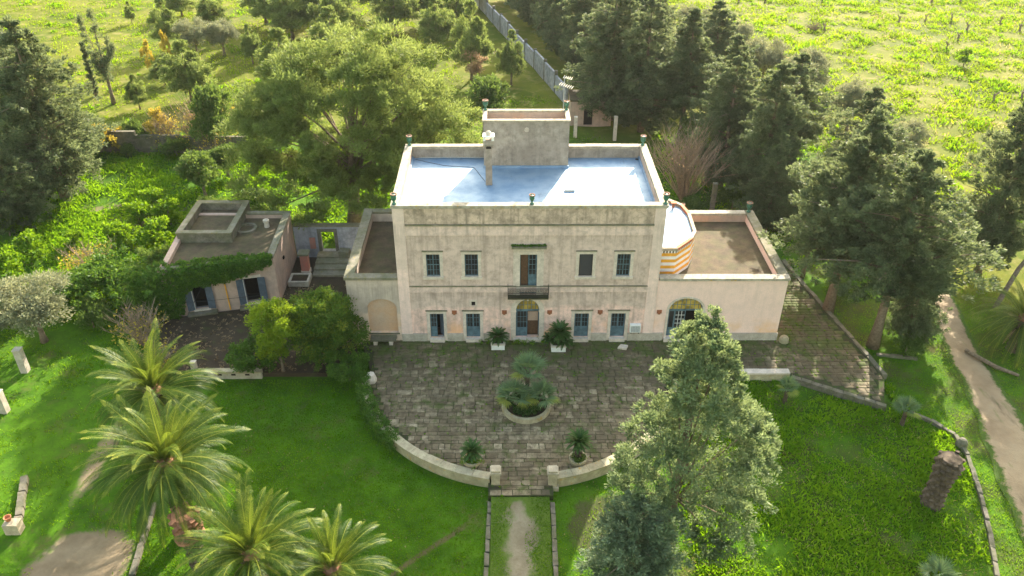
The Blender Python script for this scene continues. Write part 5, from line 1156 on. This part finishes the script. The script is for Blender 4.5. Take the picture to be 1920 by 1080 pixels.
for i, (x, y, lab) in enumerate([(74.3,101.7,'first vine stump of the second row, counted from the trees'),(79.7,102.5,'second vine stump of the second row in the bright field'),(84.4,101.8,'third vine stump of the second row in the bright field'),(84.5,95.9,'vine stump just below the second row near the sapling'),(93.2,100.7,'rightmost upright stump of the second row'),(94.4,95.9,'forked vine stump at the right edge of the field'),(80,89.8,'lone black vine stump below the second row'),(75.2,83.7,'lone pale vine stump in the middle of the field'),(70.7,58.9,'small vine stump low in the field above the conifers'),(75.5,60,'dark vine stump at the right edge low in the field'),(58.2,96,'blackened stump touching the brush pile')]):
    o = link('vine_stump', sm[i % 3]); o.location = (x, y, float(relief(x, y))); o.rotation_euler.z = i*1.7; o.scale = (1.2,)*3; tag(o, lab, 'stump', 'vine stumps in the field')
plant_tree('field_sapling', CIT, (74.4, 75.8, GZ), 'small leafy sapling standing alone in the bright field', 'tree', None, 0, .9, 1.1)
lp = tag(MB().tube([(43.6,5.2,GZ-.2),(45.3,6.4,3),(47.6,7.0,7.5)], [.24,.2,.14], 8).build('leaning_trunk', 'bark'), 'pale leaning bare trunk across the track at the right edge', 'tree trunk')
lg = tag(MB().tube([(37.9,-1.2,GZ+.2),(39.2,-3.6,GZ+.3),(40.6,-4.6,GZ+.2)], [.16,.18,.12], 7).build('fallen_log', 'bark'), 'pale fallen log below the shaded palm across the track', 'log')

# --- ivy on the annex, creeper on the terrace wall, ferns and ground cover
def leaf_cloud(name, P, R, n, L, W, mat, label, cat, seed, kind=None, up=.2, flat=.8):
    g_ = np.random.default_rng(seed); P = np.array(P, float); c0 = P.mean(0); c0[2] = P[:,2].min()
    C_, D_, l_, w_, t_ = clumps(g_, P-c0, np.array(R), n, L, W, None, .8, up, flat)
    o = link(name, leaf_mesh(name, C_, D_, l_, w_, t_, mat, g_)); o.location = c0; tag(o, label, cat, None, kind); return o
g_ = np.random.default_rng(95); P = []; R = []
cA, sA = math.cos(AA), math.sin(AA)
for i in range(1500):
    u = g_.uniform(-2.5, 9.3); zl = np.interp(u, [-2.5, 1.2, 1.9, 3.6, 5.2, 7.0, 8.4, 9.3], [0, 0, 2.7, 2.9, 3.15, 3.5, 4.1, 4.5])+g_.normal(0, .12); z = g_.uniform(zl, 4.9)
    y = -.2-g_.random()*.3
    if z > 4.55: y = g_.uniform(-.4, .9 if u < 8 else .3)
    P.append((AO.x+u*cA-y*sA, AO.y+u*sA+y*cA, z)); R.append(g_.uniform(.2, .34))
leaf_cloud('ivy', P, R, 22, .2, .16, 'ivy', 'thick ivy curtain hanging over the annex front and roof edge', 'ivy', 96)
P = []; R = []
for i in range(900):
    x = g_.uniform(-41, -30.2); y = 6.8+g_.normal(0, 1.6)+(x+36)*-.12; h = (3.6+.8*math.sin(x*.8))*np.interp(x, [-41, -38, -31, -30], [.6, .9, 1.1, 1.15]); z = GZ+h*g_.random()**.45
    P.append((x, y, z)); R.append(g_.uniform(.3, .5))
leaf_cloud('ivy_thicket', P, R, 26, .22, .16, 'ivy', 'rounded ivy and bramble thicket running left from the annex', 'thicket', 97)
P = []; R = []
for i in range(420):
    a = math.radians(g_.uniform(183, 224)); rr2 = g_.uniform(11.9, 12.9); w = np.interp(math.degrees(a), [183, 215, 224], [1.1, .8, .3]); P.append((TC[0]+rr2*math.cos(a), TC[1]+rr2*math.sin(a), g_.uniform(-.5, .5+.5*w))); R.append(g_.uniform(.2, .32))
leaf_cloud('creeper', P, R, 24, .15, .1, 'ivy', 'dark green creeper hedge swallowing the end of the curved wall', 'creeper', 98)
P = [(.8+1.35*math.sqrt(g_.random())*math.cos(a), -8.7+1.35*math.sqrt(g_.random())*math.sin(a), .35+.35*g_.random()) for a in g_.uniform(0, 6.28, 150)]
leaf_cloud('planter_ivy', P, np.full(150, .24), 20, .14, .11, 'cycad', 'dark leafy ground cover filling the round planter', 'plant', 99)
P = [(-3.1+.5*g_.normal()*.6, -14.7+.5*g_.normal()*.6, .35+.45*g_.random()) for _ in range(40)]
leaf_cloud('fern', P, np.full(40, .22), 22, .2, .06, 'citrus', 'bright green fern tuft around the cycad by the left pillar', 'fern', 100)
P = [(4.25+.45*g_.random()*math.cos(a), -14.55+.45*g_.random()*math.sin(a), .6+.12*g_.random()) for a in g_.uniform(0, 6.28, 34)]
leaf_cloud('pot_plant', P, np.full(34, .22), 26, .15, .09, 'broad', 'dark green leaves filling the round pot by the right pillar', 'plant', 101)
P = [(-.25+2.75*g_.random(), -.2+.12*g_.normal()*.5, 9.27+.08*g_.random()) for _ in range(60)]
leaf_cloud('ledge_moss', P, np.full(60, .1), 16, .1, .06, 'ivy', 'green moss and weeds on the ledge above the balcony door', 'moss', 102)
P = [(x+.25*g_.normal(), -.45+.15*g_.normal(), .1+.15*g_.random()) for x in (-.6, .1, .6, 1.6, 2.4, -2.3) for _ in range(9)]
leaf_cloud('weeds', P, np.full(len(P), .16), 16, .14, .06, 'citrus', 'weeds sprouting along the foot of the facade by the entrance', None, 103, 'stuff')
P = [(x, y, -.1) for x, y in zip(g_.uniform(-29.5, -14, 700), g_.uniform(-3.9, 9, 700)) if not (y > 3+(x+30)*.23 and x < -21)]
leaf_cloud('leaf_litter', P, g_.uniform(.1, .3, len(P)), 9, .14, .09, 'deadfrond', 'brown leaf litter strewn over the yard', None, 105, 'stuff', .1, .15)
# weeds in the paving joints
P = []
for s in stones:
    if g_.random() < .2+.4*(s[1] > -4)*(.5+.5*math.sin(s[0]*.9+math.sin(s[1]*2))): P.append((s[0]-s[2]/2, s[1]-s[3]/2+g_.uniform(-.1, .2), .0))
leaf_cloud('joint_weeds', P, g_.uniform(.05, .2, len(P)), 14, .11, .05, 'weed', 'small weeds growing in the terrace joints', None, 104, 'stuff', .5, .4)

# ================================================================== GRASS
def blocked(x, y):
    d = np.hypot(x-TC[0], y-TC[1]); b = (d < 12.65) & (y < -3.5)
    b |= (x > -13.8) & (x < 29.3) & (y > -4.6) & (y < 12.2) & ~((x > 22.6+.0*y) & (y > 12)) & ~(x > np.interp(y, [-8, 0, 9, 15], [29.6, 28.9, 27.3, 26.5]))
    b |= (x > 21.5) & (x < 29.2) & (y < -3.5) & (y > np.interp(x, [21.5, 28.4, 29.2], [-5.2, -8.8, -7.5]))
    b |= (x > -30.6) & (x < -13.4) & (y > -4.6) & (y < 15.6)
    b |= (np.abs(x-.0+.3*np.sin(y*1.1)) < .45+.75*RNG.random(len(x))) & (y < -17.2)
    rd = np.min(np.hypot(x[:,None]-RS[None,:,0], y[:,None]-RS[None,:,1])-RS[None,:,2]*.5, axis=1); b |= rd < -.45+.35*RNG.random(len(x))
    e = ((x+27.0)/3.2)**2+((y+22.6)/3.0)**2; b |= e < .55+.75*RNG.random(len(x))
    b |= (((x+29.6)/1.3)**2+((y+13)/7.5)**2 < .8) & (RNG.random(len(x)) < .55)
    return b
def scatter(name, n, x0, x1, y0, y1, L, W, mat, label, tilt=.6, cl=0, clr=.3, mask=None, seed=1, lvar=.4, zf=None):
    g_ = np.random.default_rng(seed)
    if cl:
        m = n//cl; cx, cy_ = g_.uniform(x0, x1, m), g_.uniform(y0, y1, m)
        # patchy: keep where a low-frequency pattern is high
        keep = (1.25*np.sin(cx*.55+1.7*np.sin(cy_*.31))*np.sin(cy_*.63+1.1*np.sin(cx*.27))+g_.normal(0, .55, m)) > -.2; cx, cy_ = cx[keep], cy_[keep]
        big = np.sin(cx*.7+1.9*np.sin(cy_*.45))*np.sin(cy_*.8+1.5*np.sin(cx*.5)); sc = np.repeat(g_.uniform(.5, 1.3, len(cx))*(1+.45*big), cl); tn = np.repeat(g_.normal(.46, .2, len(cx))+.2*np.sin(cx*.4-cy_*.6+2*np.sin(cy_*.3)), cl)
        x = np.repeat(cx, cl)+g_.normal(0, clr, len(sc))*sc; y = np.repeat(cy_, cl)+g_.normal(0, clr, len(sc))*sc
    else:
        x, y = g_.uniform(x0, x1, n), g_.uniform(y0, y1, n); sc = np.ones(n); tn = np.full(n, .46)+.2*np.sin(x*.9+2*np.sin(y*.5))*np.sin(y*1.1)+.16*np.sin(x*.33-y*.51+1.4*np.sin(y*.21))+.14*np.sin(x*3.1+2*np.sin(y*2.3))*np.sin(y*2.7)
    k = ~blocked(x, y)
    if not cl and name == 'grass': k &= (np.sin(x*1.9+2.1*np.sin(y*1.3))*np.sin(y*2.3+1.7*np.sin(x*.9))+g_.normal(0, .5, len(x))) > -.75
    if mask is not None: k &= mask(x, y)
    x, y, sc, tn = x[k], y[k], sc[k], tn[k]; n = len(x); l = L*sc*g_.uniform(1-lvar, 1+lvar, n)
    D_ = np.stack([g_.normal(0, tilt, n), g_.normal(0, tilt, n), np.ones(n)], -1); D_ = norm(D_)
    z = (relief(x, y) if zf is None else zf(y))+D_[:,2]*l*.42
    o = link(name, leaf_mesh(name, np.stack([x, y, z], -1), D_, l, np.full(n, W), tn+g_.normal(0, .12, n), mat, g_)); tag(o, label, None, None, 'stuff'); return o
scatter('grass', 90000, -24, -1.9, -27, -4, .11, .045, 'grass', 'short dense lawn in the villa shadow', .7, seed=1)
scatter('weeds', 5200, -24, -2, -26, -5, .14, .09, 'weed', 'scattered clover and daisy rosettes in the shaded lawn', 1.2, 26, .22, seed=24)
scatter('leaf_litter', 2600, -24, 30, -27, -5, .12, .08, 'deadfrond', 'fallen brown leaves scattered over the lawns', 2.5, 0, seed=25)
scatter('grass', 34000, -45, -22, -27, 4, .2, .06, 'grass', 'rough grass around the palms and olive', .7, 5, .2, seed=2)
scatter('weeds', 80000, 11, 33, -27, -4.5, .3, .10, 'weed', 'lush knee high weeds on the right lawn', .8, 14, .26, lambda x, y: x < np.interp(y, [-25, -17, -11, -8], [28.5, 31.2, 32.3, 30]), seed=3)
scatter('grass', 9000, -1.7, 2.1, -27, -17.4, .1, .045, 'grass', 'grass growing over the earth path', .8, 0, seed=23, zf=lambda y: np.interp(y, [-30, -21.5, -17.42], [GZ+.02, GZ+.05, -.13]))
scatter('grass', 40000, 2.3, 33, -27, -4.5, .13, .05, 'grass', 'short grass between the weeds and around the juniper', .7, 0, seed=4)
scatter('grass', 34000, 29, 46, -27, 16, .13, .05, 'grass', 'short grass along the dirt track', .7, 0, seed=5)
scatter('weeds', 100000, -58, -28, 4, 41, .4, .16, 'weed', 'lush sunlit weeds of the orchard', .8, 14, .4, seed=6)
scatter('weeds', 30000, -30, -9, 12.5, 40, .38, .16, 'weed', 'weeds under the big pine', .8, 14, .4, seed=7)
scatter('weeds', 26000, 18, 48, 12.5, 46, .36, .16, 'weed', 'weeds under the conifer row', .8, 14, .4, seed=8)
scatter('field_grass', 150000, 26, 128, 18, 140, .5, .17, 'field', 'bright tussocky grass of the old vineyard field', .8, 12, .55, lambda x, y: x > np.interp(y, [18, 60, 120], [44, 40, 27]), seed=9, lvar=.5)
scatter('weeds', 24000, 40, 128, 18, 140, .7, .24, 'weed', 'dark green weed clumps dotted over the bright field', .9, 20, .45, lambda x, y: x > np.interp(y, [18, 60, 120], [46, 42, 29]), seed=19)
scatter('weeds', 9000, -120, -20, 45, 135, .6, .25, 'weed', 'dark green weed clumps dotted over the meadow', .9, 18, .45, seed=20)
scatter('dry_grass', 5000, 40, 128, 18, 140, .5, .16, 'drygrass', 'dry straw coloured tufts among the field grass', .9, 14, .8, lambda x, y: x > np.interp(y, [18, 60, 120], [46, 42, 29]), seed=21)
scatter('dry_grass', 7000, 10, 33, -27, -5, .22, .05, 'drygrass', 'straw coloured stalks among the right lawn weeds', .9, 10, .5, lambda x, y: x < np.interp(y, [-25, -17, -11, -8], [28.5, 31.2, 32.3, 30]), seed=22)
scatter('field_grass', 110000, -130, -8, 41, 140, .38, .13, 'field', 'sunlit meadow grass beyond the garden wall', .8, 10, .55, seed=10, lvar=.5)
scatter('grass', 12000, -8, 12, 13, 60, .25, .1, 'grass', 'shaded grass strip behind the villa', .8, 8, .4, seed=11)

# ================================================================== HAZE
hz = MB().box(-950, 950, -450, 1550, -2.0, 46).build('haze', None); hz['kind'] = 'stuff'; hz['label'] = 'thin bright morning haze over the garden'
hm = bpy.data.materials.new('haze'); hm.use_nodes = True; hm.node_tree.nodes.clear()
ho = hm.node_tree.nodes.new('ShaderNodeOutputMaterial'); hv = hm.node_tree.nodes.new('ShaderNodeVolumePrincipled')
hv.inputs['Color'].default_value = (.93, .95, 1, 1); hv.inputs['Density'].default_value = .00007; hv.inputs['Anisotropy'].default_value = .45
hm.node_tree.links.new(hv.outputs[0], ho.inputs['Volume']); hz.data.materials.append(hm)
cy.volume_bounces = 0
